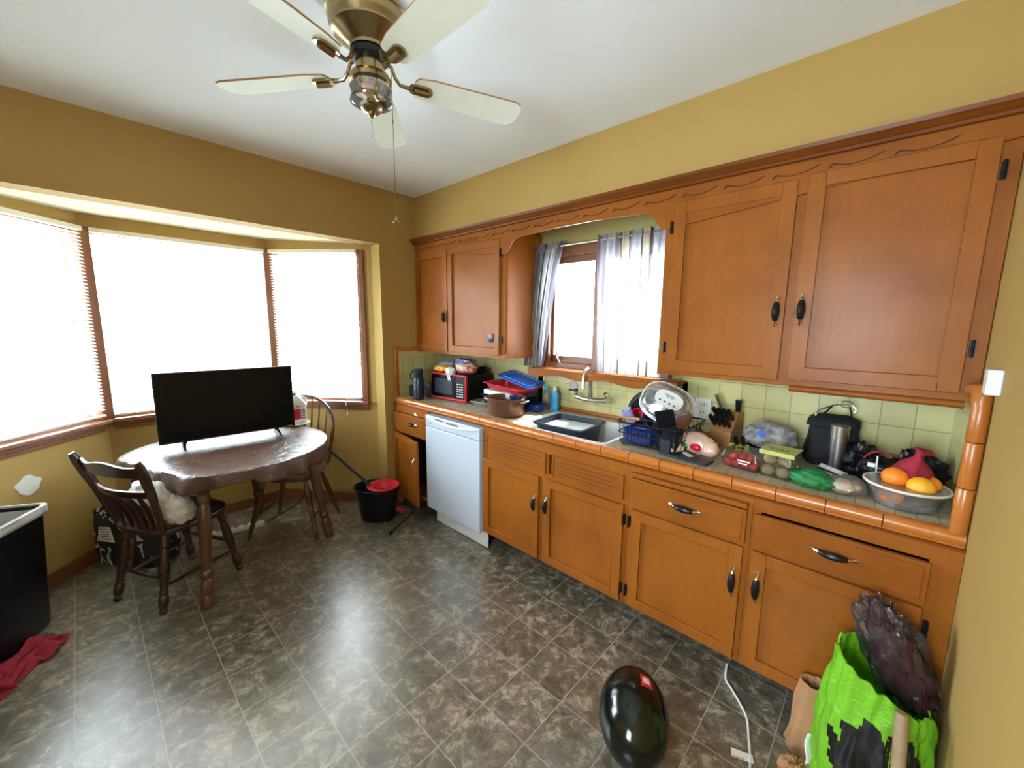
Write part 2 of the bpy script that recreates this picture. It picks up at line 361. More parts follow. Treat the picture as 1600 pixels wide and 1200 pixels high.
    def build(s, name, mat, parent=None, bevel=0, smooth=35, sub=0, solid=0, label=None):
        off = Vector((0, 0, 0)); p = parent
        while p is not None: off += p.location; p = p.parent
        loc = Vector((0, 0, 0))
        if parent is None:
            xs = [v.x for v in s.v]; ys = [v.y for v in s.v]; zs = [v.z for v in s.v]
            loc = Vector(((min(xs)+max(xs))/2, (min(ys)+max(ys))/2, min(zs))); off = loc
        me = bpy.data.meshes.new(name); me.from_pydata([v-off for v in s.v], [], s.f)
        mats = mat if isinstance(mat, (list, tuple)) else [mat]
        for m_ in mats: me.materials.append(M[m_] if isinstance(m_, str) else m_)
        for pl, mi in zip(me.polygons, s.mi): pl.material_index = mi
        if s.uv:
            ul = me.uv_layers.new(name='UVMap')
            for pl in me.polygons:
                if pl.index in s.uv:
                    for li, q in zip(pl.loop_indices, s.uv[pl.index]): ul.data[li].uv = q
        bm = bmesh.new(); bm.from_mesh(me); bmesh.ops.remove_doubles(bm, verts=bm.verts, dist=1e-6)
        bmesh.ops.recalc_face_normals(bm, faces=bm.faces); bm.to_mesh(me); bm.free()
        if smooth:
            for pl in me.polygons: pl.use_smooth = True
            me.set_sharp_from_angle(angle=R(smooth))
        o = bpy.data.objects.new(name, me); COL.objects.link(o); o.location = loc
        if parent is not None: o.parent = parent
        if solid:
            md = o.modifiers.new('thickness', 'SOLIDIFY'); md.thickness = solid; md.offset = 0
        if bevel:
            md = o.modifiers.new('bevel', 'BEVEL'); md.width = bevel; md.segments = 2; md.limit_method = 'ANGLE'; md.angle_limit = R(40)
        if sub:
            md = o.modifiers.new('sub', 'SUBSURF'); md.levels = sub; md.render_levels = sub
        if label: o['label'] = label
        return o
def thing(name, label, cat, loc=(0, 0, 0), group=None):
    o = bpy.data.objects.new(name, None); COL.objects.link(o); o.location = loc; o.empty_display_size = .05
    o['label'] = label; o['category'] = cat
    if group: o['group'] = group
    return o
def tag(o, label, cat, group=None):
    o['label'] = label; o['category'] = cat
    if group: o['group'] = group
    return o
def struct(mb, name, mat, **kw):
    o = mb.build(name, mat, **kw)
    if kw.get('parent') is None: o['kind'] = 'structure'
    return o
def TR(x, y, z=0, rz=0, rx=0, ry=0):
    return Matrix.Translation((x, y, z)) @ Euler((R(rx), R(ry), R(rz))).to_matrix().to_4x4()
# ================================================================== SETTING
XL, ZC, YF = 3.1728, 2.537, -3.5
YS, YB, YC = -0.3805, -0.6266, -0.618
struct(MB().box(-1.1, 3.3, -3.62, .15, -.12, 0), 'floor', 'floor', smooth=0)
struct(MB().box(-.13, 3.3, -3.62, .15, ZC, ZC+.1), 'ceiling', 'ceil', smooth=0)
# left wall with the bay opening
m = MB().box(-.13, 0, -.71, .12, 0, ZC).box(-.13, 0, YF-.12, -2.92, 0, ZC).box(-.13, 0, -2.92, -.71, 2.132, ZC)
struct(m, 'wall_left', 'wall', smooth=0)
# rear wall (kitchen side) with window opening x 1.10..2.02, z 1.24..2.03
WX0, WX1, WZ0, WZ1 = 1.10, 2.02, 1.235, 2.02
m = MB().box(0, WX0, 0, .14, 0, ZC).box(WX1, XL+.12, 0, .14, 0, ZC).box(WX0, WX1, 0, .14, 0, WZ0).box(WX0, WX1, 0, .14, WZ1, ZC)
struct(m, 'wall_back', 'wallshade', smooth=0)
struct(MB().box(XL, XL+.12, YF, 0, 0, ZC), 'wall_right', 'wall', smooth=0)
m = MB().box(-.0, 2.30, YF-.12, YF, 0, ZC).box(3.02, XL+.12, YF-.12, YF, 0, ZC).box(2.30, 3.02, YF-.12, YF, 0, .95).box(2.30, 3.02, YF-.12, YF, 2.05, ZC)
struct(m, 'wall_front', 'wall', smooth=0)
w5 = struct(MB().box(2.30, 2.34, YF-.10, YF-.03, .95, 2.05).box(2.98, 3.02, YF-.10, YF-.03, .95, 2.05)
       .box(2.30, 3.02, YF-.10, YF-.03, .95, .99).box(2.30, 3.02, YF-.10, YF-.03, 2.01, 2.05), 'window_5', 'trim', bevel=.004)  # unseen window added behind the camera to let in more daylight
MB().box(2.34, 2.98, YF-.075, YF-.07, .99, 2.01).build('window_glass', 'glass', w5, smooth=0)
struct(MB().box(0, XL, YS, 0, 2.2, ZC), 'wall_soffit', 'wall', smooth=0)
# thin dark paint seam where walls meet the ceiling is simply the corner; baseboards
struct(MB().box(0, .018, -.709, YB, 0, .085), 'baseboard_left', 'trim', bevel=.004)
struct(MB().box(0, .018, YF, -2.921, 0, .085), 'baseboard_front', 'trim', bevel=.004)
struct(MB().box(XL-.018, XL, YF, -.66, 0, .085), 'baseboard_right', 'trim', bevel=.004)

# bay: three walls, each built in its own frame (u along wall, +v outward)
bayP = [(-.13, -.71), (-.80, -1.25), (-.80, -2.28), (-.13, -2.92)]
HZ0, HZ1 = .87, 2.10
def frame(p0, p1):
    d = Vector((p1[0]-p0[0], p1[1]-p0[1], 0)); L = d.length; d.normalize()
    n = Vector((d.y, -d.x, 0))           # outward
    if n.x > 0: n = -n
    return Matrix(((d.x, n.x, 0, p0[0]), (d.y, n.y, 0, p0[1]), (0, 0, 1, 0), (0, 0, 0, 1))), L
def bay_wall(i, name, u0, u1):
    T, L = frame(bayP[i], bayP[i+1])
    e0 = -.0; e1 = L
    m = MB(T).box(e0-.02, e1+.02, 0, .13, 0, HZ0).box(e0-.02, e1+.02, 0, .13, HZ1, 2.3)
    if u0 > .001: m.box(e0-.02, u0, 0, .13, HZ0, HZ1)
    if u1 < L-.001: m.box(u1, e1+.02, 0, .13, HZ0, HZ1)
    struct(m, name, 'wall', smooth=0)
    return T, L
T0, L0 = bay_wall(0, 'wall_bay_right', .10, .861)
T1, L1 = bay_wall(1, 'wall_bay_center', 0, 1.03)
T2, L2 = bay_wall(2, 'wall_bay_left', 0, .83)
# sloping bay ceiling
m = MB(); v = [(-.0015, -.7115, 2.130), (-.0015, -2.9185, 2.130), (-.13, -2.95, 2.146), (-.84, -2.30, 2.186), (-.84, -1.23, 2.186), (-.13, -.68, 2.146)]
v2 = [(x-.0, y, z+.12) for x, y, z in v]
m.add(v+v2, [(0, 1, 2, 3, 4, 5), (11, 10, 9, 8, 7, 6)] + [(i, (i+1) % 6, 6+(i+1) % 6, 6+i) for i in range(6)])
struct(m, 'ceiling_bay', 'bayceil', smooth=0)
# unseen eave added over the bay to darken the window tops
struct(MB().prism([(-1.45, -3.4), (-1.45, -.2), (-.16, -.2), (-.16, -.62), (-.93, -1.19), (-.93, -2.34), (-.16, -3.0), (-.16, -3.4)], 2, 2.32, 2.42), 'added_eave', 'outside', smooth=0)
# bay baseboards
for i, nm in ((0, 'baseboard_bay_right'), (1, 'baseboard_bay_center'), (2, 'baseboard_bay_left')):
    T, L = frame(bayP[i], bayP[i+1])
    struct(MB(T).box(0.0, L, -.018, 0, 0, .085), nm, 'trim', bevel=.004)

def bay_window(n, T, u0, u1, sillext0, sillext1, label):
    fr = MB(T)
    t = .032
    fr.box(u0, u0+t, .01, .10, HZ0, HZ1).box(u1-t, u1, .01, .10, HZ0, HZ1).box(u0, u1, .01, .10, HZ1-t, HZ1).box(u0, u1, .01, .10, HZ0, HZ0+t)
    w = struct(fr, 'window_%d' % n, 'trim', bevel=.003)
    MB(T).box(u0+t, u1-t, .052, .056, HZ0+t, HZ1-t).build('window_glass', 'glass', w, smooth=0)
    s = MB(T).box(u0-sillext0, u1+sillext1, -.055, .04, .862, .885).box(u0-sillext0+.02, u1+sillext1-.02, -.018, 0.0, .812, .862)
    s.box(u0-sillext0+.02, u1+sillext1-.02, -.026, 0.0, .835, .862)
    s.build('window_sill', 'trim', w, bevel=.004)
    return w
w3 = bay_window(3, T0, .10, .861, .05, -.02, '')
w2 = bay_window(2, T1, .0, 1.03, -.01, -.01, '')
w1 = bay_window(1, T2, .0, .83, -.02, .05, '')
# corner posts and outer casing
struct(MB().prism([(-.80, -1.25-.032), (-.775, -1.25-.038), (-.752, -1.232), (-.775, -1.20), (-.82, -1.235)], 2, .885, 2.105), 'trim_3', 'trim', bevel=.003)
struct(MB().prism([(-.80, -2.28+.032), (-.775, -2.28+.038), (-.752, -2.298), (-.775, -2.33), (-.82, -2.295)], 2, .885, 2.105), 'trim_4', 'trim', bevel=.003)
struct(MB(T0).box(.062, .100, -.018, 0.02, .885, 2.10), 'trim_5', 'trim', bevel=.003)

def blind(T, u0, u1, label, zt=2.10, zb=.905, tilt=30, sag=False, wand=.12, gap=None):
    c = T @ Vector(((u0+u1)/2, -.03, zb))
    r = thing('window_blind', label, 'blind', c, 'white mini blinds in the bay windows')
    MB(T).box(u0, u1, -.045, -.008, zt-.028, zt).build('headrail', 'cream', r, bevel=.003)
    m = MB(T); n = int((zt-.04-zb-.02)/.0215)
    for k in range(n):
        z = zt-.045-k*.0215
        if z < zb+.018: break
        dz0 = dz1 = 0.0
        a = R(tilt); hw = .0125
        vs_ = []
        for (u, dz) in ((u0+.004, dz0), (u1-.004, dz1)):
            for q in (-1, -.33, .33, 1):
                cv = (1-q*q)*.0022
                vs_.append((u, -.026+q*hw*cos(a)-cv*sin(a), z+dz + q*hw*sin(a)+cv*cos(a)))
            for q in (1, .33, -.33, -1):
                cv = (1-q*q)*.0022-.0006
                vs_.append((u, -.026+q*hw*cos(a)-cv*sin(a), z+dz + q*hw*sin(a)+cv*cos(a)))
        m.add(vs_, [(0, 1, 2, 3, 4, 5, 6, 7), (15, 14, 13, 12, 11, 10, 9, 8)] + [(i, (i+1) % 8, 8+(i+1) % 8, 8+i) for i in range(8)])
    m.build('slats', 'blind', r, smooth=40)
    MB(T).box(u0+.004, u1-.004, -.037, -.015, zb, zb+.012).build('bottom_rail', 'white', r, bevel=.002)
    for u in (u0+.12*(u1-u0), u1-.12*(u1-u0)):
        MB(T).tube([(u, -.040, zt-.03), (u, -.040, zb+.005)], .0009, 5).build('ladder_cord', 'white', r)
    MB(T).tube([(u0+wand, -.052, zt-.03), (u0+wand+.006, -.054, zt-.65)], .0035, 6).build('tilt_wand', 'film2', r)
    return r
b3 = blind(T0, .112, .825, 'white mini blind in the narrow right-hand angled window of the bay', wand=.60)
MB(T0).tube([(.235, -.06, 2.06), (.232, -.062, .95), (.228, -.064, .80)], .0012, 5).tube([(.228, -.064, .80), (.228, -.064, .775)], [.004, .007], 8).tube([(.24, -.062, .88), (.24, -.062, .855)], [.004, .006], 8).build('pull_cord', 'white', b3)
blind(T1, .035, .995, 'white mini blind in the wide middle bay window behind the television', wand=.85)
blind(T2, .035, .80, 'white mini blind in the left-hand angled bay window above the trash bin', wand=.5, zb=.91)

# sink window
m = MB()
m.box(1.075, 1.125, -.018, .10, 1.22, 2.04).box(1.99, 2.03, -.018, .10, 1.22, 2.04).box(1.075, 2.03, -.018, .10, 2.00, 2.075)
m.box(1.487, 1.55, -.012, .09, 1.22, 2.04).box(1.075, 2.03, -.006, .09, 1.22, 1.262)
for a, b in ((1.125, 1.487), (1.55, 1.99)):
    m.box(a, a+.018, .02, .06, 1.26, 2.0).box(b-.018, b, .02, .06, 1.26, 2.0).box(a, b, .02, .06, 1.955, 2.0).box(a, b, .02, .06, 1.262, 1.31)
w4 = struct(m, 'window_4', 'trim', bevel=.003)
MB().box(1.13, 1.985, .038, .042, 1.27, 1.99).build('window_glass', 'glass', w4, smooth=0)
# scalloped sill apron
top = [(x/100, 1.222) for x in (103, 215)]
xs = [1.04+i*(1.10)/60 for i in range(61)]
poly = [(1.03, 1.224), (2.12, 1.224)] + [(2.12-(x-1.04)*(1.09/1.10), 1.172+.010*sin((x-1.04)*2*pi/.37)) for x in xs]
m = MB().prism(poly, 1, -.135, -.118)
m.box(1.03, 2.12, -.14, 0, 1.207, 1.224)
m.build('window_sill', 'cabh', w4, bevel=.003)
m = MB().box(1.19, 1.205, -.012, .02, 1.29, 1.34).tube([(1.197, -.02, 1.315), (1.235, -.035, 1.275), (1.245, -.035, 1.262)], .005, 6)
m.build('window_latch', 'steel', w4)
MB().tube([(1.478, -.02, 1.61), (1.478, -.045, 1.61), (1.455, -.045, 1.61)], .005, 6).build('window_latch', 'brass', w4)

# backsplash
struct(MB().box(0, 1.075, -.010, 0, .925, 1.30).box(1.03, 2.13, -.010, 0, .925, 1.215).box(2.10, XL, -.010, 0, .925, 1.30), 'trim_6', 'splash', smooth=0)
m = MB().box(0, .010, YC+.03, -.011, .925, 1.300)
struct(m, 'trim_7', 'splashs', smooth=0)
struct(MB().box(XL-.010, XL, YC+.03, -.011, .925, 1.30), 'trim_8', 'splashs', smooth=0)
m = MB().box(0, .022, YC, YC+.032, .925, 1.335).box(0, .022, YC+.033, YS-.004, 1.30, 1.335)
struct(m, 'trim_9', 'edge', bevel=.006)
# bullnose column on the right, segmented, with elbow to the cabinet
m = MB()
zz = [.925, 1.065, 1.07, 1.205, 1.21, 1.315]
for a, b in ((.925, 1.066), (1.069, 1.206), (1.209, 1.318)):
    m.lathe([(.0185, a), (.020, a+.003), (.020, b-.003), (.0185, b)], (XL-.021, YC+.008, 0), 20)
m.tube([(XL-.022, YC+.008, 1.31), (XL-.022, YC+.014, 1.338), (XL-.022, YC+.03, 1.352), (XL-.022, YC+.06, 1.352), (XL-.022, YS-.010, 1.335)], [.020, .022, .022, .021, .020], 16)
struct(m, 'added_eave0', 'edge')
struct(MB().box(0.03, XL-.002, -.026, -.0105, .925, .948), 'added_eave1', 'edge', bevel=.005)

# crown moulding along the soffit
prof = [(0, 2.16), (-.012, 2.163), (-.016, 2.172), (-.024, 2.176), (-.030, 2.186), (-.040, 2.192), (-.044, 2.205), (0, 2.205)]
struct(MB().prism([(YS-.018+y, z) for y, z in prof], 0, 0.0, XL), 'added_eave2', 'cabdark')
# spackle patch, wall box
T, L = frame(bayP[2], bayP[3])
pts = [(.500+.062*cos(a)*(1+.12*sin(5*a)), .630+.052*sin(a)*(1+.12*cos(4*a))) for a in [2*pi*i/28 for i in range(28)]]
tag(MB(T).prism([(u, z) for u, z in pts], 1, -.0025, 0).build('spackle_patch', 'spackle'), 'round white spackle patch on the tan wall below the left bay window', 'wall patch')
tag(MB().box(XL-.03, XL, -.69, -.64, 1.355, 1.425).build('wall_thermostat', 'white', bevel=.004), 'small white rectangular wall box at the right end of the upper cabinets', 'wall box')

# ================================================================== CABINETS
def handle(parent, x, z, y, vert=True, L=.10, name='handle', chrome=False):
    m = MB(); h = L/2
    pts = []; rr = []
    for i in range(13):
        t = -1+2*i/12; pts.append((t*h, -(.022*(1-t*t)**.7)-.002)); rr.append(.004+.0075*max(0, 1-abs(t)*1.25))
    def P(a, d): return (x, y+d, z+a) if vert else (x+a, y+d, z)
    if chrome:
        m.tube([P(a, d) for a, d in pts], .005, 8, 0); m.tube([P(-h-.008, -.001), P(-h+.008, -.004)], .007, 8, 0); m.tube([P(h-.008, -.004), P(h+.008, -.001)], .007, 8, 0)
    else:
        m.tube([P(a, d) for a, d in pts[:4]], rr[:4], 8, 1); m.tube([P(a, d) for a, d in pts[-4:]], rr[-4:], 8, 1)
        m.tube([P(a, d) for a, d in pts[2:-2]], [.009+.005*sin(pi*i/8) for i in range(9)], 10, 0)
        for s_ in (-1, 1): m.tube([P(s_*(h-.004), -.002), P(s_*(h+.010), -.0015)], [.008, .004], 8, 1)
    return m.build(name, ['chrome', 'chrome'] if chrome else ['black', 'chrome'], parent)
def door(parent, x0, x1, z0, z1, y, mat='cab', fw_=.048, name='door', T=None, th=.018):
    """frame and recessed panel door; front face at y-th"""
    m = MB(T)
    m.box(x0, x0+fw_, y-th, y, z0, z1).box(x1-fw_, x1, y-th, y, z0, z1)
    m.box(x0+fw_, x1-fw_, y-th, y, z0, z0+fw_).box(x0+fw_, x1-fw_, y-th, y, z1-fw_, z1)
    m.box(x0+fw_-.002, x1-fw_+.002, y-th*.25, y, z0+fw_-.002, z1-fw_+.002)
    return m.build(name, mat, parent, bevel=.0025)
def hinge(parent, x, z, y, T=None):
    return MB(T).box(x-.006, x+.006, y-.022, y-.0005, z-.025, z+.025).tube([(x, y-.022, z-.028), (x, y-.022, z+.028)], .004, 8).build('hinge', 'black', parent)

# left upper
r = thing('upper_cabinet', 'two-door honey wood wall cabinet in the corner above the microwave', 'cabinet', (.52, -.19, 1.293))
ZB = 1.293
m = MB(); m.j = True; m.box(.002, .03, YS, -.001, ZB, 2.16).box(0, 1.034, -.02, -.001, ZB+.02, 2.16).box(0.0, 1.034, YS, -.001, ZB, ZB+.018)
m.box(0, .020, YS, YS+.018, ZB, 2.16).box(.42, .45, YS, YS+.018, ZB, 2.16).box(0, 1.034, YS, YS+.018, ZB, 1.328).box(0, 1.0, YS, YS+.018, 2.08, 2.16)
m.box(.03, .985, YS+.02, YS+.024, ZB+.03, 2.10)
# rounded front corner side
cor = [(1.034, -.001), (1.012, -.001), (1.012, YS+.02), (.985, YS+.02), (.985, YS)] + [(1.004+.03*sin(a), YS+.03-.03*cos(a)) for a in [pi/2*i/6 for i in range(7)]]
m.prism(cor, 2, ZB, 2.16)
m.build('body', 'cab', r, bevel=.002)
d = door(r, .012, .425, 1.318, 2.085, YS); handle(d, .405, 1.58, YS-.018)
d = door(r, .438, .992, 1.318, 2.092, YS, th=.020)
dt = MB().lathe([(.030, 0), (.030, .003), (.024, .005), (.006, .005), (.0, .007)], L=TR(.902, YS-.010, 1.435, 0, 90)).build('round_magnet', 'bottle', d)
hinge(r, 1.0, 1.42, YS); hinge(r, 1.0, 2.0, YS)
# right upper
r = thing('upper_cabinet', 'large two-door honey wood wall cabinet right of the sink window', 'cabinet', (2.64, -.19, 1.293))
m = MB(); m.j = True; m.box(2.10, XL-.002, YS, -.001, ZB, ZB+.018).box(2.10, 2.118, YS, -.001, ZB, 2.16).box(2.10, XL-.002, -.02, -.001, ZB, 2.16)
m.box(2.10, 2.15, YS, YS+.018, ZB, 2.16).box(2.60, 2.66, YS, YS+.018, ZB, 2.16).box(3.11, XL-.002, YS, YS+.018, ZB, 2.16).box(2.10, XL-.002, YS, YS+.018, ZB, 1.335).box(2.10, XL-.002, YS, YS+.018, 2.09, 2.16)
m.box(2.12, 3.15, YS+.02, YS+.024, ZB+.03, 2.10)
m.build('body', 'cab', r, bevel=.002)
d = door(r, 2.143, 2.617, 1.315, 2.098, YS, fw_=.052); handle(d, 2.590, 1.595, YS-.018, L=.105)
d = door(r, 2.650, 3.126, 1.322, 2.108, YS, fw_=.052, th=.020); handle(d, 2.674, 1.600, YS-.020, L=.105)
for x, z in ((2.134, 1.43), (2.134, 1.99), (3.137, 1.47), (3.137, 2.01)): hinge(r, x, z, YS)
struct(MB().tube([(2.66, YS-.004, ZB-.008), (XL-.03, YS-.004, ZB-.008)], .013, 12), 'added_eave3', 'cabh')
# valance board with scalloped underside between the cabinets
def val_bottom(x):
    if x < 1.034 or x > 2.10: return 2.098
    t = min(x-1.034, 2.10-x)
    if t < .018: return 1.985+.3*t
    if t < .055: return 1.99+ (t-.018)*1.35
    if t < .10: return 2.04+.035*sin((t-.055)/.045*pi/2)
    return 2.078 + .012*min(1, (t-.10)/.3)
m = MB(); xs = [0.0] + [1.034+i*(2.10-1.034)/80 for i in range(81)] + [XL]
poly = [(XL, 2.165), (0, 2.165), (0, 2.098)] + [(x, val_bottom(x)) for x in xs[1:-1]] + [(XL, 2.098)]
m.prism(poly, 1, YS-.014, YS-.0005)
val = m.build('valance_board', 'cabh', bevel=.0015); tag(val, 'long carved wooden valance board across the tops of the wall cabinets', 'valance')
sc = MB()
x = .035
while x < XL-.2:
    z0 = 2.118; y = YS-.0165
    def q(a, b): return (x+a, y, z0+b)
    sc.tube([q(0, -.004), q(.008, .006), q(.016, .009), q(.026, .006), q(.045, .000), q(.07, -.002), q(.095, .001), q(.12, .006), q(.138, .013), q(.152, .020)], [.0025, .0045, .005, .0035, .0025, .002, .002, .0025, .0035, .0012], 6, flat=.6)
    x += .178
sc.build('carved_scroll', 'brownp', val)

# base cabinets -----------------------------------------------------------
BT = .875; BZ = .155
def base(x0, x1, label, stiles, rails, side=True):
    r = thing('base_cabinet', label, 'cabinet', ((x0+x1)/2, -.3, 0))
    m = MB(); m.j = True
    for a, b in stiles: m.box(a, b, YB, YB+.02, BZ, BT)
    for a, b in rails: m.box(x0, x1, YB, YB+.02, a, b)
    m.box(x0+.001, x0+.015, YB+.01, -.013, BZ, BT).box(x1-.015, x1-.001, YB+.01, -.013, BZ, BT).box(x0+.002, x1-.002, YB+.01, -.014, BZ+.001, BZ+.015)
    if side: m.box(x0+.002, x1-.002, YB+.01, -.014, BT-.012, BT-.001)
    m.build('body', 'cab', r, bevel=.0015)
    MB().box(x0+.017, x1-.017, YB+.16, YB+.165, BZ+.02, BT-.02).build('interior_shade', 'inside', r, smooth=0)  # near-black sheet set forward, standing in for shaded depth
    MB().box(x0+.001, x1-.001, YB+.205, YB+.22, 0, BZ-.001).build('toe_kick', 'inside', r, smooth=0)  # recessed panel; the shadow under the base is in its colour
    return r
def drawer(r, x0, x1, z0, z1, th=.018):
    m = MB().box(x0, x1, YB-th, YB, z0, z1)
    m.box(x0+.014, x1-.014, YB-th-.003, YB-th, z0+.014, z1-.014)
    return m.build('drawer_front', 'cabh', r, bevel=.003)
r = base(.002, .473, 'narrow base cabinet in the corner with its door hanging ajar', [(.0, .022), (.455, .473)], [(BZ, .18), (.645, .675), (.815, BT)])
d = drawer(r, .014, .462, .672, .812); handle(d, .30, .750, YB-.021, vert=False, L=.085)
tri = MB().prism([(.30-.02, .818), (.30+.03, .818), (.30+.002, .845)], 1, YB-.0015, YB).build('torn_sticker', 'label', r)
T = Matrix.Translation((.016, YB-.002, 0)) @ Matrix.Rotation(R(-9), 4, 'Z')
d = door(r, 0.0, .432, .130, .645, 0, T=T, fw_=.045)
m = MB(T); pts = [(.395, -.018-.024*sin(pi*i/8)-.001, .42+.09*i/8) for i in range(9)]
m.tube(pts, .0045, 8); m.build('handle', 'chrome', d)

r = base(1.082, 2.105, 'sink base cabinet with slotted false drawer fronts and two doors', [(1.082, 1.112), (1.548, 1.618), (2.075, 2.105)], [(BZ, .175), (.668, .70), (.815, BT)], side=False)
for a, b in ((1.112, 1.60), (1.645, 2.078)):
    m = MB().box(a, b, YB-.006, YB+.014, .695, .815)
    m.box(a, a+.012, YB-.010, YB-.006, .695, .815).box(b-.012, b, YB-.010, YB-.006, .695, .815)
    for k in range(4): m.box(a+.05+.02*(k % 2), b-.03-.03*((k+1) % 2), YB-.0068, YB-.0055, .720+.022*k, .7235+.022*k, 1)
    m.build('slotted_panel', ['cabh', 'brownp'], r, bevel=0)
d = door(r, 1.095, 1.560, .165, .670, YB); handle(d, 1.540, .505, YB-.018, L=.10)
d = door(r, 1.598, 2.088, .165, .672, YB); handle(d, 1.625, .515, YB-.018, L=.10)
hinge(r, 2.092, .60, YB); hinge(r, 2.092, .24, YB)
r = base(2.106, 2.622, 'base cabinet with a drawer and pull-out board left of the green bag', [(2.106, 2.136), (2.592, 2.622)], [(BZ, .18), (.655, .69), (.835, BT)])
d = drawer(r, 2.122, 2.606, .680, .822); handle(d, 2.374, .757, YB-.021, vert=False, L=.115)
MB().box(2.124, 2.608, YB-.032, YB+.0, .832, .852).build('pull_out_board', 'cabh', r, bevel=.003)
d = door(r, 2.130, 2.604, .168, .665, YB); handle(d, 2.580, .512, YB-.018, L=.115)
hinge(r, 2.120, .60, YB); hinge(r, 2.120, .24, YB)
r = base(2.623, XL-.001, 'right-end base cabinet with a wide drawer behind the green bag', [(2.623, 2.650), (3.105, XL-.001)], [(BZ, .18), (.655, .69), (.825, BT)])
d = drawer(r, 2.634, 3.108, .678, .818); handle(d, 2.877, .757, YB-.021, vert=False, L=.115)
d = door(r, 2.636, 3.106, .168, .665, YB); handle(d, 2.664, .525, YB-.018, L=.115)
hinge(r, 3.118, .60, YB); hinge(r, 3.118, .24, YB)

# dishwasher
r = thing('dishwasher', 'white dishwasher built in under the tiled counter', 'dishwasher', (.777, -.3, 0))
MB().box(.478, 1.078, YB+.03, -.02, .138, .868).build('body', 'dwwhite', r, smooth=0)
MB().box(.480, 1.076, YB-.030, YB+.029, .138, .775).build('door', 'dwwhite', r, bevel=.006)
m = MB().box(.480, 1.076, YB-.030, YB+.029, .778, .862)
m.build('control_panel', 'dwwhite', r, bevel=.006)
m = MB()
pts = [(.50+.555*i/16, YB-.034, .850-.028*sin(pi*i/16)) for i in range(17)]
m.tube(pts, [.003]+[.008]*15+[.003], 8)
m.build('door_handle', 'white', r)
m = MB().box(.60, .69, YB-.033, YB-.0305, .838, .850).box(.735, .86, YB-.033, YB-.0305, .834, .846)
m.build('vent_grille', 'ink', r)
m = MB()
for i in range(4): m.box(.515+.012*i, .524+.012*i, YB-.0325, YB-.0302, .802, .808)
for i in range(5): m.box(.80+.045*i, .815+.045*i, YB-.0325, YB-.0302, .80, .804)
m.build('panel_print', 'steel', r)
MB().box(.50, 1.076, YB+.045, YB+.055, .004, .136).build('kick_plate', 'white', r, bevel=.003)

# countertop -------------------------------------------------------------
CT = .925
SX0, SX1, SY0, SY1 = 1.30, 1.935, -.585, -.13
r = thing('countertop', 'long tiled countertop with rounded terracotta edge tiles', 'countertop', (1.6, -.3, .88))
m = MB()
for a, b, c, e in ((.002, SX0, YC+.03, -.012), (SX1, XL-.011, YC+.03, -.012), (SX0, SX1, YC+.03, SY0), (SX0, SX1, SY1, -.012)):
    m.box(a, b, c, e, .876, CT)
m.build('tiled_surface', 'ctop', r, smooth=0)
seams = [0.001]; x = .143
while x < XL-.06: seams.append(x); x += .1497
seams.append(XL-.001)
m = MB()
for a, b in zip(seams[:-1], seams[1:]):
    prof = [(YC+.034, .882), (YC+.034, .929)] + [(YC+.016-.022*sin(t), .907+.023*cos(t)) for t in [pi*.5*i/5*1.6 for i in range(6)]] + [(YC-.004, .884)]
    m.prism(prof, 0, a+.0018, b-.0018)
m.build('edge_tiles', 'edge', r)
MB().box(.001, XL-.001, YC+.006, YC+.030, .884, .922).build('grout_line', 'grout', r, smooth=0)
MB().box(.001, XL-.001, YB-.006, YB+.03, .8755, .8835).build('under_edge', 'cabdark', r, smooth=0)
# sink
r = thing('kitchen_sink', 'white enamel sink set into the tiled counter under the window', 'sink', (1.6, -.35, .74))
m = MB()
t = .012; zt_ = CT+.004; zb_ = .75
o_ = (SX0-.012, SX1+.012, SY0-.002, SY1+.012)
def rect_loop(x0, x1, y0, y1, rad, z, n=5):
    pts = []
    for cx_, cy_, a0 in ((x1-rad, y1-rad, 0), (x0+rad, y1-rad, 90), (x0+rad, y0+rad, 180), (x1-rad, y0+rad, 270)):
        for i in range(n+1):
            a = R(a0+90*i/n); pts.append((cx_+rad*cos(a), cy_+rad*sin(a), z))
    return pts
def loft(m, loops, mi=0, cap0=False, cap1=False, L=None):
    n = len(loops[0]); v = [p for l in loops for p in l]
    fs = [(j*n+i, j*n+(i+1) % n, (j+1)*n+(i+1) % n, (j+1)*n+i) for j in range(len(loops)-1) for i in range(n)]
    if cap0: fs.append(tuple(range(n-1, -1, -1)))
    if cap1: fs.append(tuple((len(loops)-1)*n+i for i in range(n)))
    return m.add(v, fs, mi, L)
loft(m, [rect_loop(SX0-.010, SX1+.010, SY0-.003, SY1+.010, .03, CT+.0005), rect_loop(SX0-.008, SX1+.008, SY0-.001, SY1+.008, .03, CT+.007),
         rect_loop(SX0+.012, SX1-.012, SY0+.014, SY1-.012, .04, CT+.006), rect_loop(SX0+.022, SX1-.022, SY0+.024, SY1-.022, .05, CT-.01),
         rect_loop(SX0+.03, SX1-.03, SY0+.032, SY1-.03, .05, .80), rect_loop(SX0+.06, SX1-.06, SY0+.06, SY1-.06, .05, .775),
         rect_loop(SX0+.06, SX1-.06, SY0+.06, SY1-.06, .05, .765), rect_loop(SX0+.018, SX1-.018, SY0+.02, SY1-.018, .05, .80), rect_loop(SX0+.010, SX1-.010, SY0+.012, SY1-.010, .05, CT-.012), rect_loop(SX0-.010, SX1+.010, SY0-.003, SY1+.010, .03, CT+.0005)], cap1=False)
v = rect_loop(SX0+.06, SX1-.06, SY0+.06, SY1-.06, .05, .775); m.add(v, [tuple(range(len(v)))])
v = rect_loop(SX0+.06, SX1-.06, SY0+.06, SY1-.06, .05, .765); m.add(v, [tuple(range(len(v)))])
m.build('basin', 'sinkw', r)
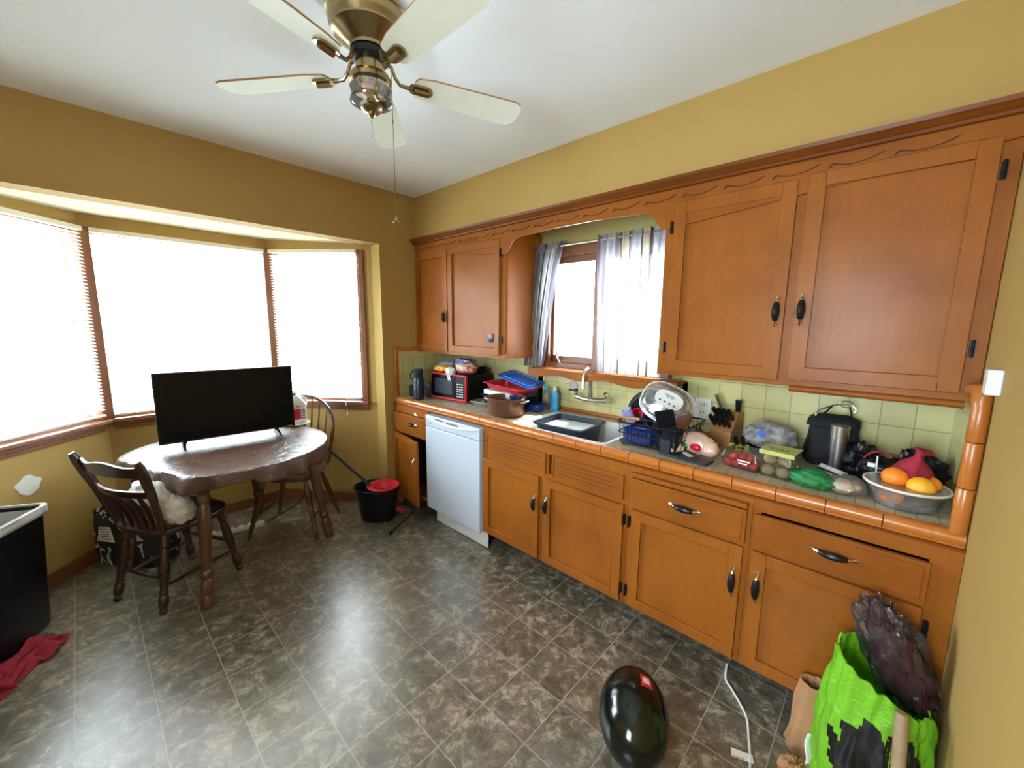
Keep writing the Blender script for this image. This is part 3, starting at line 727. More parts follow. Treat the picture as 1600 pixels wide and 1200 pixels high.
MB().lathe([(.0, .7755), (.035, .7755), (.038, .778), (.030, .7765)], (1.72, -.35, 0), 20).build('drain', 'steel', r)
# faucet
r = thing('wall_faucet', 'chrome wall-mounted faucet with tall arched spout over the sink', 'faucet', (1.50, -.04, 1.02))
m = MB().tube([(1.40, -.052, 1.045), (1.46, -.055, 1.035), (1.56, -.055, 1.035), (1.64, -.052, 1.045)], .016, 12)
for x in (1.405, 1.635): m.tube([(x, -.0105, 1.045), (x, -.016, 1.045), (x, -.05, 1.045)], [.028, .026, .014], 14)
m.build('mixer_body', 'chrome', r)
m = MB().tube([(1.52, -.055, 1.035), (1.52, -.058, 1.10), (1.52, -.06, 1.20), (1.52, -.075, 1.235), (1.52, -.10, 1.248), (1.52, -.13, 1.235), (1.52, -.145, 1.20), (1.52, -.150, 1.12)], [.016, .012, .011, .011, .011, .011, .011, .012], 12)
m.build('spout', 'chrome', r)
for x, d_ in ((1.405, -1), (1.635, 1)):
    m = MB().lathe([(.012, 0), (.016, .012), (.010, .02), (.018, .03), (.020, .04), (.012, .05), (0, .052)], (x, -.055, 1.05), 14)
    m.tube([(x, -.06, 1.085), (x+d_*.02, -.085, 1.09), (x+d_*.03, -.10, 1.092)], [.006, .006, .008], 8)
    m.build('tap_handle', 'chrome', r)
tag(MB().lathe([(.036, 0), (.036, .004), (.030, .008), (0, .009)], L=TR(1.352, -.0105, 1.105, 0, 90)).build('wall_escutcheon', 'greige'), 'larger round grey disc on the tiles left of the faucet spout', 'wall plate')
tag(MB().lathe([(.022, 0), (.022, .004), (.018, .007), (0, .008)], L=TR(1.475, -.0105, 1.115, 0, 90)).build('wall_escutcheon', 'greige'), 'smaller round grey disc on the tiles beside the faucet spout', 'wall plate')
# outlet
r = thing('power_outlet', 'white power outlet plate on the tiles behind the dish rack', 'outlet', (2.215, -.012, 1.03))
MB().box(2.178, 2.262, -.017, -.0105, 1.020, 1.135).build('cover_plate', 'white', r, bevel=.003)
m = MB()
for z in (1.055, 1.10): m.box(2.200, 2.240, -.0195, -.0175, z-.016, z+.016, 0).box(2.211, 2.214, -.021, -.0196, z-.005, z+.007, 1).box(2.226, 2.229, -.021, -.0196, z-.005, z+.007, 1)
m.build('sockets', ['cream', 'black'], r)
# curtain rod and curtains
rod = thing('curtain_rod', 'thin dark curtain rod across the top of the sink window', 'curtain rod', (1.5, -.08, 2.05))
MB().tube([(1.05, -.085, 2.055), (2.075, -.085, 2.055)], .006, 10).build('rod', 'steel', rod)
for x in (1.045, 2.08): MB().blob((x, -.085, 2.055), .016, n=14).build('finial', 'brownp', rod)
MB().box(1.060, 1.070, -.09, -.019, 2.046, 2.064).box(2.055, 2.065, -.09, -.019, 2.046, 2.064).build('bracket', 'black', rod)
def curtain(label, tl, tr, bl, br, waist, u0, u1, folds, seed, zb_l, zb_r, waist_t=.35):
    """tl,tr top x; bl,br bottom x"""
    m = MB()
    def fn(u, v):
        # v 0 top .. 1 bottom
        zt = 2.082 if v < .01 else 2.082
        zb = zb_l+(zb_r-zb_l)*u
        z = zt+(zb-zt)*v
        xl = tl+(bl-tl)*(v**1.15); xr = tr+(br-tr)*(v**waist)
        x = xl+(xr-xl)*u
        k = 2*pi*folds*u
        amp = .014*(1-.3*v)+.006*sin(seed+v*3)
        if v < .06: amp *= .65
        y = -.085 - .004 + amp*sin(k+.8*sin(v*2.3+seed)+seed) + .006*sin(k*2.3+v*5)
        if .015 < v < .05: y = -.085 + (y+.085)*.9
        x += .006*cos(k*1.0+v*2)
        return (x, min(y, -.035) if v > .3 else min(y, -.03), z + (.004*sin(k*3) if v < .01 else 0))
    m.grid(fn, 120, 44, uv=lambda u, v: (u0+(u1-u0)*u, 1-v))
    o = m.build('curtain', 'curtain', smooth=180); tag(o, label, 'curtain', 'curtains at the sink window'); return o
curtain('gathered striped curtain panel swept to the left of the sink window', 1.065, 1.30, .955, 1.135, .55, .02, .98, 6, 1.0, 1.225, 1.232)
curtain('wide striped curtain panel hanging straight on the right half of the sink window', 1.545, 2.045, 1.575, 2.045, 1, .0, 1.0, 9, 2.2, 1.232, 1.235)

# ================================================================== CEILING FAN
FX, FY = 1.61, -1.62
r = thing('ceiling_fan', 'five-blade cream and brass ceiling fan with pull chains', 'ceiling fan', (FX, FY, 2.15))
m = MB().lathe([(.085, 2.536), (.10, 2.530), (.118, 2.52), (.128, 2.50), (.128, 2.492), (.122, 2.488), (.120, 2.46), (.112, 2.448), (.112, 2.442), (.100, 2.436), (.075, 2.415), (.060, 2.405), (.060, 2.395), (.050, 2.392)], (FX, FY, 0), 48)
m.build('motor_housing', 'brass', r)
MB().lathe([(.050, 2.395), (.060, 2.39), (.060, 2.372), (.050, 2.368)], (FX, FY, 0), 32).build('flywheel', 'black', r)
MB().lathe([(.042, 2.37), (.044, 2.365), (.044, 2.335), (.036, 2.330)], (FX, FY, 0), 32).build('switch_housing', 'brass', r)
MB().lathe([(.036, 2.332), (.060, 2.326), (.066, 2.315), (.064, 2.304), (.050, 2.298), (.020, 2.296)], (FX, FY, 0), 32).build('light_fitter', 'brass', r)
MB().blob((FX-.012, FY-.012, 2.288), (.026, .026, .020), n=18).build('bulb', 'bulb', r)
m = MB().lathe([(.056, 2.305), (.066, 2.285), (.062, 2.262), (.066, 2.245)], (FX, FY, 0), 28, cap=False); gl = m.build('glass_shade', 'amber', r, solid=.002)
m = MB().lathe([(.006, 2.30), (.006, 2.262), (.014, 2.258), (.014, 2.245), (.008, 2.243), (.030, 2.232), (.034, 2.226), (.024, 2.217), (.010, 2.214), (.012, 2.208), (.004, 2.200), (0, 2.198)], (FX, FY, 0), 24)
m.build('finial', 'brass', r)
MB().tube([(FX, FY, 2.20), (FX, FY, 2.14)], .0012, 6).build('pull_chain', 'steel', r)
ox, oy = FX+.052, FY+.045
m = MB().tube([(ox-.015, oy-.012, 2.35), (ox-.002, oy, 2.345), (ox, oy, 2.33), (ox+.002, oy, 1.885)], .0012, 6)
m.lathe([(.001, .02), (.004, .014), (.005, .006), (.013, .0), (.011, -.001), (0, -.001)], (ox+.002, oy, 1.872), 14)
m.blob((ox, oy, 2.19), (.003, .003, .006), n=8)
m.build('pull_chain', 'brass', r)
for k in range(5):
    a = R(142+72*k)
    T = Matrix.Translation((FX, FY, 2.335)) @ Matrix.Rotation(a, 4, 'Z')
    m = MB(T).tube([(.048, 0, .045), (.068, 0, .035), (.080, 0, .005), (.095, 0, -.012), (.120, 0, -.014), (.145, 0, -.010)], [.006, .006, .006, .006, .007, .007], 8)
    Tb = T @ Matrix.Translation((0, 0, -.004)) @ Matrix.Rotation(R(-11), 4, 'X')
    m.T = Tb
    def rr_poly(x0, x1, w, c):
        pts = []
        for cx_, cy_, a0 in ((x1-c, w-c, 0), (x0+c, w-c, 90), (x0+c, -w+c, 180), (x1-c, -w+c, 270)):
            for i in range(5): pts.append((cx_+c*cos(R(a0+22.5*i)), cy_+c*sin(R(a0+22.5*i))))
        return pts
    m.prism(rr_poly(.125, .205, .021, .019), 2, -.013, -.006)
    m.tube([(.14, 0, -.016), (.19, 0, -.016)], [.010, .010], 8)
    iron = m.build('blade_iron', 'brass', r)
    pts = [(.150, -.042), (.142, -.030), (.140, 0), (.142, .030), (.150, .042), (.20, .052), (.50, .062), (.525, .054), (.538, .035), (.540, 0), (.538, -.035), (.525, -.054), (.50, -.062), (.20, -.052)]
    m = MB(Tb).prism([p for p in pts], 2, -.006, .000)
    m.mi = [0, 0] + [1]*(len(m.f)-2)
    m.build('blade', ['blade', 'bladeedge'], r, smooth=0)
# ================================================================== TABLE, TV, CHAIRS
TX, TY, TR_, TZ = -.075, -1.755, .55, .738
r = thing('round_table', 'round pedestal-free dining table on turned legs under a mauve-brown cloth', 'table', (TX, TY, 0))
r['label'] = 'round dining table with turned wooden legs in the bay'
def flat_r(a, k=1.0):
    # the side nearest the dark chair has its leaf down: a straight edge there
    c = cos(a-R(-70)); full = .55
    if c <= .3: return full
    q = .43/c
    return -math.log(math.exp(-full*40)+math.exp(-q*40))/40 if q < 1.2 else full
m = MB(); loft(m, [[(TX+k*flat_r(2*pi*i/72)*cos(2*pi*i/72), TY+k*flat_r(2*pi*i/72)*sin(2*pi*i/72), z) for i in range(72)] for k, z in ((.05, .712), (.92, .712), (.97, .716), (.99, .724), (.99, .730), (.97, .7345), (.05, .735))], cap0=True, cap1=True)
m.build('tabletop', 'midwood', r)
m = MB()
for a in range(4):
    pass
m.lathe([(.34, .655), (.355, .655), (.355, .712), (.34, .712)], (TX, TY, 0), 40, cap=False).build('apron', 'midwood', r, solid=.01)
LEGP = [(0, .026), (.03, .030), (.06, .032), (.09, .024), (.10, .031), (.13, .034), (.17, .033), (.20, .026), (.21, .022), (.235, .030), (.26, .030), (.28, .021), (.45, .029), (.62, .032), (.75, .029), (.78, .023), (.80, .031), (.83, .031), (.85, .024), (.87, .030), (1.0, .033)]
feet = [(.395, -2.024), (.135, -1.263), (-.625, -1.50), (-.365, -2.284)]
for fx, fy in feet:
    tx = TX+(fx-TX)*.80; ty = TY+(fy-TY)*.80
    MB().rod((fx, fy, .002), (tx, ty, .712), LEGP, 18).build('leg', 'midwood', r)
# vinyl cloth
m = MB(); NA = 144; rings = []
def hang(a): return .060+.035*noise.noise(Vector((cos(a)*1.6, sin(a)*1.6, 3.3)))+.030*abs(sin(a*4+1))+.02*sin(a*2.5+.5)
loops = []
for rr in (0.02, .12, .24, .36, .46, .53):
    loops.append([(TX+rr/.55*flat_r(2*pi*i/NA)*cos(2*pi*i/NA), TY+rr/.55*flat_r(2*pi*i/NA)*sin(2*pi*i/NA), TZ+.0025+.0022*noise.noise(Vector((rr*cos(2*pi*i/NA)*9, rr*sin(2*pi*i/NA)*9, 0)))) for i in range(NA)])
for t in (0, .12, .3, .5, .7, .85, 1.0):
    L = []
    for i in range(NA):
        a = 2*pi*i/NA; h = hang(a)*.95
        fold = .016*sin(a*13+3*sin(a*2))+.009*sin(a*29+2*sin(a*5))
        rr = flat_r(a)+.006+.006*sin(min(t*3, 1)*pi/2)+(.004+fold)*t - .012*t*t*(1 if h > .1 else 0)
        L.append((TX+rr*cos(a), TY+rr*sin(a), TZ-.002-(h)*t))
    loops.append(L)
loft(m, loops); m.add(loops[0], [tuple(range(NA))])
tag(m.build('tablecloth', 'cloth', smooth=60, solid=.0012), 'shiny mauve-brown vinyl tablecloth draped over the round table', 'tablecloth')
# television
tvc = Vector((-.205, -1.712)); ang = math.atan2(-1.327+2.094, .055)
T = Matrix.Translation((tvc.x, tvc.y, 0)) @ Matrix.Rotation(ang, 4, 'Z')     # local x: left->right seen from the camera, -y toward the camera
r = thing('television', 'black flat-screen television standing on the round table', 'television', (tvc.x, tvc.y, TZ))
MB(T).box(-.376, .374, -.012, .012, .782, 1.222).box(-.25, .25, .012, .045, .84, 1.10).build('casing', 'black', r, bevel=.003)
MB(T).box(-.366, .364, -.0145, -.0118, .797, 1.213).build('screen', 'screen', r, smooth=0)
MB(T).box(.325, .358, -.0135, -.0118, .786, .791).build('badge', 'steel', r, smooth=0)
for s_ in (-1, 1):
    m = MB(T)
    for q in (-1, 1):
        m.tube([(s_*.245, 0, .795), (s_*.26, -.012*0+q*.03, .768), (s_*.262, q*.10, TZ+.010)], [.012, .009, .006], 8, flat=.7)
    m.build('stand_foot', 'black', r)
# jug and dish
r = thing('plastic_jug', 'white plastic jug with blue cap and red label beside the television', 'jug', (-.375, -1.27, .755))
m = MB(); jx, jy = -.375, -1.262
loft(m, [rect_loop(jx-.045, jx+.045, jy-.07, jy+.07, .03, z) for z in (.757, .765)] + [rect_loop(jx-.047, jx+.047, jy-.073, jy+.073, .03, z) for z in (.77, .88, .90)] + [rect_loop(jx-.042, jx+.042, jy-.060, jy+.060, .03, .925), rect_loop(jx-.032, jx+.032, jy-.045, jy+.040, .025, .955), rect_loop(jx-.020, jx+.020, jy-.030, jy+.015, .015, .972)], cap0=True, cap1=True)
m.tube([(jx, jy+.030, .955), (jx, jy+.072, .945), (jx, jy+.080, .90), (jx, jy+.070, .87)], .010, 10)
m.build('bottle_body', 'sinkw', r)
MB().lathe([(.020, .970), (.021, .990), (.019, .994), (0, .994)], (jx, jy-.008, 0), 18).build('cap', 'blue', r)
lb = MB().box(jx+.0475, jx+.049, jy-.06, jy+.022, .785, .868, 0)
for k in range(4): lb.box(jx+.0475, jx+.049, jy+.030, jy+.055, .79+.02*k, .80+.02*k, 1)
lb.box(jx+.0475, jx+.0488, jy-.01, jy+.02, .885, .893, 1)
lb.build('label', ['red', 'ink'], r, smooth=0)
tag(MB().lathe([(0, .7445), (.06, .7445), (.085, .749), (.098, .755), (.096, .757), (.06, .7515), (0, .7515)], (jx+.005, jy, 0), 36).build('plate', 'sinkw'), 'white plate under the jug on the round table', 'plate')

# chair A: dark mate's chair
A0 = (.045, -2.085); TA = TR(A0[0], A0[1], 0, 27)
r = thing('dining_chair', 'dark brown wooden chair with slatted back and crest rail in front of the table', 'chair', (A0[0], A0[1], 0))
def seatshape(w0, w1, d, n=10):
    pts = []
    for i in range(n*4):
        a = 2*pi*i/(n*4); c, s_ = cos(a), sin(a)
        x = math.copysign(abs(c)**.55, c); y = math.copysign(abs(s_)**.65, s_)
        w = w0+(w1-w0)*(y+1)/2
        pts.append((x*w, y*d))
    return pts
def seat(m, w0, w1, d, z, th):
    P_ = seatshape(w0, w1, d)
    loops = []
    for k, dz in ((.0, -th), (.90, -th), (.97, -th+.006), (1.0, -.010), (.985, -.002), (.93, .0), (.75, -.007), (.4, -.012), (0.02, -.012)):
        if k == 0: k = .02
        loops.append([(x*k, y*k, z+dz) for x, y in P_])
    loft(m, loops, cap0=True, cap1=True)
m = MB(TA); seat(m, .215, .235, .205, .447, .036); m.build('seat', 'darkwood', r)
CL = [(0, .012), (.02, .019), (.05, .020), (.07, .014), (.09, .021), (.16, .024), (.22, .021), (.24, .015), (.26, .020), (.28, .016), (.40, .020), (.55, .024), (.70, .022), (.80, .016), (.82, .022), (.88, .020), (1, .016)]
tops = [(-.14, -.14), (.14, -.14), (.155, .14), (-.155, .14)]
fts = [(-.175, -.215), (.175, -.215), (.20, .205), (-.20, .205)]
for (a, b), (c, d_) in zip(fts, tops): MB(TA).rod((a, b, .002), (c, d_, .425), CL, 14).build('leg', 'darkwood', r)
def mid(i, t): 
    (a, b), (c, d_) = fts[i], tops[i]
    return (a+(c-a)*t, b+(d_-b)*t, .002+.423*t)
ST = [(0, .007), (.2, .009), (.5, .013), (.8, .009), (1, .007)]
for i, j, t in ((0, 3, .33), (1, 2, .33), (3, 2, .48), (0, 1, .42)):
    MB(TA).rod(mid(i, t), mid(j, t), ST, 10).build('stretcher', 'darkwood', r)
def cy_(x, yb, k=.045): return yb + k*(1-(x/.24)**2)*-1
m = MB(TA)   # posts
for s_ in (-1, 1):
    pts = [(s_*.175, -.165, .44), (s_*.188, -.19, .55), (s_*.205, -.215, .66), (s_*.222, -.245, .76), (s_*.232, -.265, .825), (s_*.236, -.278, .862)]
    MB(TA).tube(pts, [.014, .019, .021, .024, .022, .014], 10, flat=.62).build('back_post', 'darkwood', r)
m = MB(TA)
def rail(m, zc, h, yb, w, topf, th=.016, lean=.25):
    n = 18; loops = []
    for i in range(n+1):
        x = -w+2*w*i/n; y = yb-.040*(1-(x/w)**2); ht = h+topf(x/w)
        loops.append([(x, y-th/2+lean*h*0, zc), (x, y+th/2, zc), (x, y+th/2-lean*ht, zc+ht), (x, y-th/2-lean*ht, zc+ht)])
    loft(m, loops, cap0=True, cap1=True)
rail(m, .765, .062, -.235, .226, lambda t: .012*cos(t*pi*1.5)+.006)
m.build('crest_rail', 'darkwood', r, bevel=.003)
m = MB(TA); rail(m, .645, .040, -.205, .205, lambda t: 0); m.build('lower_rail', 'darkwood', r, bevel=.003)
for k in range(5):
    x = -.13+.065*k
    yb = -.205-.040*(1-(x/.205)**2)
    m = MB(TA).tube([(x*.85, -.168, .438), (x*.90, -.178, .50), (x*.95, -.19+.3*(yb+.205), .57), (x, yb, .65)], [.008, .012, .016, .009], 8, flat=.55)
    m.build('back_slat', 'darkwood', r)
# white bag on that chair
m = MB(TA); m.blob((.03, -.115, .575), (.150, .062, .115), .20, 5, 3, 40, zmin=.450)
m.blob((.17, -.085, .53), (.085, .065, .080), .25, 6, 8, 28, zmin=.450)
tag(m.build('plastic_bag', 'whitebag', smooth=60), 'stuffed white plastic bag sitting on the dark slatted chair', 'bag')

# chair B: bow-back Windsor
B0 = (-.195, -1.365); TB = TR(B0[0], B0[1], 0, -134)
r = thing('dining_chair', 'lighter brown bow-back spindle chair behind the table near the mop bucket', 'chair', (B0[0], B0[1], 0))
m = MB(TB); seat(m, .205, .225, .205, .452, .034); m.build('seat', 'midwood', r)
tops = [(-.13, -.13), (.13, -.13), (.14, .13), (-.14, .13)]; fts = [(-.235, -.205), (.235, -.205), (.235, .215), (-.235, .215)]
BL = [(0, .011), (.25, .016), (.28, .014), (.30, .017), (.55, .019), (.58, .016), (.60, .019), (.9, .016), (1, .014)]
for (a, b), (c, d_) in zip(fts, tops): MB(TB).rod((a, b, .002), (c, d_, .428), BL, 12).build('leg', 'midwood', r)
MB(TB).rod(mid(0, .36), mid(3, .36), ST, 10).build('stretcher', 'midwood', r); MB(TB).rod(mid(1, .36), mid(2, .36), ST, 10).build('stretcher', 'midwood', r)
bow = []
for i in range(33):
    t = -1+2*i/32; a = t*pi/2*1.16
    x = .215*sin(a)/sin(min(abs(a), pi/2)) if False else .225*sin(a)
    z = .72+.235*cos(a)
    if abs(a) > pi/2: z = .72-(abs(a)-pi/2)*1.05; x = math.copysign(.225-.10*(abs(a)-pi/2), a)
    bow.append((x, -.150-.22*(z-.45), z))
bow = [(-.185, -.140, .440)] + bow + [(.185, -.140, .440)]
MB(TB).tube(bow, .0125, 12).build('bow_rail', 'midwood', r)
for k in range(7):
    x = -.135+.045*k; xt = x*1.28
    zt2 = .72+.235*math.sqrt(max(0, 1-(xt/.225)**2))
    MB(TB).tube([(x, -.155+.02*(1-(k-3)**2/9), .442), ((x+xt)/2, -.165-.22*(zt2-.45)/2, (.442+zt2)/2), (xt, -.150-.22*(zt2-.45), zt2)], [.006, .0075, .005], 8).build('spindle', 'midwood', r)

# bucket and mop ---------------------------------------------------------
bx, by = .125, -.875
r = thing('mop_bucket', 'black oval mop bucket with a red wringer beside the corner cabinet', 'bucket', (bx, by, 0))
TBk = TR(bx, by, 0, 30)
m = MB(TBk); sx_, sy_ = 1.22, .92
m.lathe([(.10, .002), (.112, .008), (.125, .12), (.143, .250), (.153, .253), (.154, .263), (.146, .265), (.137, .250), (.120, .12), (.106, .018), (0, .016)], n=40, sx=sx_, sy=sy_)
m.build('pail', 'black', r)
m = MB(TBk)
# red wringer: half-moon funnel over the right half
N_ = 24
ring = lambda rr, z, x0=.055, s=1.0: [(x0+rr*cos(2*pi*i/N_)*s, rr*.98*sin(2*pi*i/N_), z) for i in range(N_)]
loft(m, [ring(.118, .267), ring(.126, .277), ring(.118, .283), ring(.085, .277, .060), ring(.066, .235, .065), ring(.055, .175, .065), ring(.045, .17, .065), ring(.058, .245, .062), ring(.080, .268, .060), ring(.118, .267)])
m.build('wringer', 'red', r)
MB(TBk).tube([(.150, .04, .07), (.185, .035, .065), (.195, .02, .06)], [.012, .014, .010], 10).build('drain_plug', 'red', r)
MB(TBk).tube([(-.186, 0, .24), (-.14, -.10, .262), (-.02, -.155, .272), (.10, -.130, .262), (.184, -.02, .245)], .006, 8).build('carry_handle', 'black', r)
r = thing('mop', 'mop with a grey-black handle leaning from the bucket onto the table edge', 'mop', (bx, by, .1))
MB().tube([(.165, -.885, .225), (-.02, -1.02, .41), (-.145, -1.155, .60)], .011, 10).build('handle', 'slate', r)
MB().tube([(.165, -.885, .225), (.175, -.877, .205)], [.016, .022], 10).build('mop_head', 'red', r)
pts = [(.02, -.56, .02), (.06, -.60, .006), (.19, -.60, .005), (.28, -.68, .005), (.33, -.78, .005), (.38, -.87, .005), (.42, -.93, .006)]
def smoothpts(P_, k=6):
    P_ = [Vector(p) for p in P_]; out = []
    for i in range(len(P_)-1):
        p0 = P_[max(i-1, 0)]; p1 = P_[i]; p2 = P_[i+1]; p3 = P_[min(i+2, len(P_)-1)]
        for j in range(k):
            t = j/k
            out.append(.5*((2*p1)+(-p0+p2)*t+(2*p0-5*p1+4*p2-p3)*t*t+(-p0+3*p1-3*p2+p3)*t**3))
    return out+[P_[-1]]
r = thing('extension_cord', 'short black power cord with plug on the floor by the mop bucket', 'cord', (.2, -.75, 0))
MB().tube(smoothpts(pts), .0045, 8).build('cable', 'black', r)
MB().tube([(.42, -.93, .010), (.435, -.955, .012)], [.013, .009], 8).tube([(.435, -.955, .014), (.442, -.967, .014)], .002, 6).build('plug', 'black', r)

# tote bag, power strip in the bay --------------------------------------
T = TR(-.455, -2.225, 0, 38)
m = MB(T)
loft(m, [[(x*s+.012*noise.noise(Vector((x*8, y*8, z*4))), y*s2+.012*noise.noise(Vector((x*7, z*5, 2))), z) for x, y, _ in rect_loop(-.22, .22, -.085, .085, .04, 0, 6)] for z, s, s2 in ((.003, .92, .95), (.02, 1, 1), (.10, 1.02, 1.05), (.20, 1.0, 1.02), (.30, 1.01, .95), (.345, 1.03, .85), (.35, 1.01, .82), (.30, .98, .85), (.22, .96, .9), (.20, .7, .6))], cap0=True, cap1=True)
r = thing('tote_bag', 'black reusable shopping bag with white print under the bay window', 'bag', (-.455, -2.225, 0))
m.build('bag_body', 'totefab', r)
m = MB(T)
for s_ in (-1,): m.tube([(-.09, s_*.075, .33), (-.08, s_*.08, .40), (0, s_*.082, .425), (.08, s_*.08, .40), (.09, s_*.075, .33)], .010, 8, flat=.3)
m.build('carry_handle', 'blackm', r)
m = MB(T)
m.prism([(-.165, .17), (-.055, .165), (-.075, .265), (-.150, .262)], 1, -.0925, -.089)
m.build('printed_patch', 'label', r, smooth=0)
m = MB(T)
for k in range(5): m.box(-.145+.006*(k % 2), -.075-.005*(k % 3), -.0935, -.0926, .182+.016*k, .189+.016*k)
m.build('print_lines', 'ink', r, smooth=0)
r = thing('power_strip', 'long white power strip on the floor beneath the table', 'power strip', (-.35, -1.72, 0))
T = TR(-.42, -1.70, 0, 78)
MB(T).box(-.17, .17, -.022, .022, .002, .035).build('housing', 'white', r, bevel=.006)
m = MB(T)
for k in range(5): m.box(-.13+.055*k, -.10+.055*k, -.010, .010, .0352, .0365)
m.build('sockets', 'ink', r, smooth=0)
tag(MB().tube(smoothpts([(-.62, -1.14, .20), (-.60, -1.15, .10), (-.58, -1.22, .012), (-.50, -1.35, .006), (-.42, -1.50, .006)]), .0035, 8).build('extension_cord', 'black'), 'thin black cord hanging down the bay wall behind the spindle chair', 'cord')

# laundry-like white basket behind chair
# trash bin --------------------------------------------------------------
T = TR(.045, -2.765, 0, -30)
r = thing('trash_bin', 'tall black trash bin with a white liner at the left edge', 'trash bin', (.045, -2.765, 0))
m = MB(T)
loft(m, [rect_loop(-.165, .165, -.105, .105, .03, .003), rect_loop(-.17, .17, -.11, .11, .03, .02), rect_loop(-.20, .20, -.135, .135, .04, .600), rect_loop(-.205, .205, -.14, .14, .04, .604), rect_loop(-.205, .205, -.14, .14, .04, .615), rect_loop(-.193, .193, -.128, .128, .035, .615), rect_loop(-.165, .165, -.105, .105, .03, .03)], cap0=True, cap1=True)
m.build('bin_body', 'black', r)
m = MB(T)
def wob(l, a, s): return [(x*(1+a*noise.noise(Vector((x*9, y*9, z*20+s)))), y*(1+a*noise.noise(Vector((y*8, x*8, s)))), z+.012*noise.noise(Vector((x*10, y*10, s)))) for x, y, z in l]
rl = lambda x, y, z: rect_loop(-x, x, -y, y, .04, z, 8)
loft(m, [wob(rl(.208, .143, .578), .05, 1), rl(.211, .146, .598), rl(.212, .147, .622), rl(.198, .133, .624), wob(rl(.185, .12, .56), .03, 5), wob(rl(.175, .11, .50), .1, 6)])
m.build('liner', 'whitebag', r, smooth=60, solid=.0015)
tag(MB(T).blob((.0, .0, .47), (.15, .10, .07), .3, 6, 4, 28).build('trash', 'blue', smooth=50), 'crumpled blue rubbish inside the black trash bin', 'rubbish')
m = MB()
def fn(u, v):
    x = -.02+.36*u; y = -2.94+.36*v
    w = .028*noise.noise(Vector((x*9, y*9, 0)))+.018*noise.noise(Vector((x*25, y*25, 4)))
    e = min(u, 1-u, v, 1-v)
    x += .05*noise.noise(Vector((x*6, y*6, 7))); y += .05*noise.noise(Vector((x*6, y*6, 9)))
    return (x, y, .006+max(0, .028*min(1, e*6)+w))
TC = TR(.28, -2.68, 0, -30)
m = MB(TC).grid(lambda u, v: (-.19+.38*u+.05*noise.noise(Vector((u*5, v*5, 7))), -.08+.14*v+.06*noise.noise(Vector((u*5, v*5, 9))), .004+max(0, .022*min(1, min(u, 1-u, v, 1-v)*6)+.028*noise.noise(Vector((u*6, v*5, 1))))), 40, 24)
tag(m.build('rag', 'dred', smooth=60, solid=.004), 'crumpled dark red cloth on the floor beside the trash bin', 'cloth')
m = MB().blob((.545, -2.765, .035), (.075, .05, .032), .05, 3, 2, 24, zmin=.003)
tag(m.build('slipper', 'cream'), 'cream rounded slipper toe at the left edge of the floor', 'slipper')

# watermelon -------------------------------------------------------------
r = thing('watermelon', 'large black-green watermelon with a small sticker on the floor', 'watermelon', (2.405, -1.114, 0))
TM = TR(2.405, -1.114, .126, -61, 0, 0)
m = MB(TM @ Matrix.Rotation(R(10), 4, 'Y')).blob((0, 0, 0), (.165, .124, .122), .012, 2, 1, 48); m.build('rind', 'melon', r)
# stickers conform to the surface: patch of the ellipsoid
def epatch(a0, a1, b0, b1, k=1.004, n=8):
    def f(u, v):
        a = R(a0+(a1-a0)*u); b = R(b0+(b1-b0)*v)
        return (.165*k*sin(b), .124*k*cos(b)*sin(a), .122*k*cos(b)*cos(a))
    return f
TM2 = TM @ Matrix.Rotation(R(10), 4, 'Y')
MB(TM2).grid(epatch(10, 30, -30, -10, 1.008), 8, 8).build('sticker', 'red', r)
MB(TM2).grid(epatch(14, 26, -25, -15, 1.014), 8, 8).build('sticker', 'label', r)

# white cord with tag ----------------------------------------------------
r = thing('charging_cord', 'white cord with a paper tag trailing from under the cabinet', 'cord', (2.68, -.75, 0))
MB().tube(smoothpts([(2.565, -.52, .035), (2.578, -.575, .006), (2.61, -.61, .005), (2.655, -.66, .005), (2.69, -.71, .005), (2.715, -.79, .005), (2.735, -.86, .005), (2.755, -.95, .005)]), .0045, 8).build('cable', 'white', r)
MB(TR(2.715, -.880, .0, 20)).box(-.036, .034, -.016, .016, .006, .008).build('paper_tag', 'label', r)
MB(TR(2.715, -.880, .0, 20)).box(-.034, .005, -.0165, -.011, .0081, .0085).build('tag_print', 'orange', r, smooth=0)

# bags by the right wall -------------------------------------------------
gx, gy = 3.03, -.80
m = MB()
def bagloop(rx, ry, z, am, sd, n=72, cx_=gx, cy__=gy, tilt=0):
    L = []
    for i in range(n):
        a = 2*pi*i/n; k = 1+am*noise.noise(Vector((cos(a)*2.2, sin(a)*2.2, z*5+sd)))+am*.45*noise.noise(Vector((cos(a)*7, sin(a)*7, z*12+sd)))
        L.append((min(cx_+rx*k*cos(a), XL-.012), min(cy__+ry*k*sin(a), YB-.035), z+tilt*cos(a)+am*.12*noise.noise(Vector((cos(a)*3, sin(a)*3, sd)))*(1 if z > .3 else 0)))
    return L
def lerp_prof(P_, z):
    for (z0, r0, t0), (z1, r1, t1) in zip(P_[:-1], P_[1:]):
        if z0 <= z <= z1: k = (z-z0)/(z1-z0); return r0+(r1-r0)*k, t0+(t1-t0)*k
    return P_[-1][1], P_[-1][2]
PR = [(0, .115, 0), (.02, .130, 0), (.10, .142, 0), (.20, .137, 0), (.30, .132, 0), (.38, .128, -.015), (.45, .124, -.04), (.50, .118, -.055)]
zs_ = [.003]+[.02+.02*i for i in range(25)]
def am_(z): return .10 if z < .01 else .18
outer = []; inner = []
for z in zs_:
    r_, t_ = lerp_prof(PR, z); outer.append(bagloop(r_, r_*.97, z, am_(z), 1, 120, tilt=t_))
for z in reversed(zs_[14:]):
    r_, t_ = lerp_prof(PR, z); inner.append(bagloop(r_-.006, r_*.97-.006, z, am_(z), 1, 120, tilt=t_))
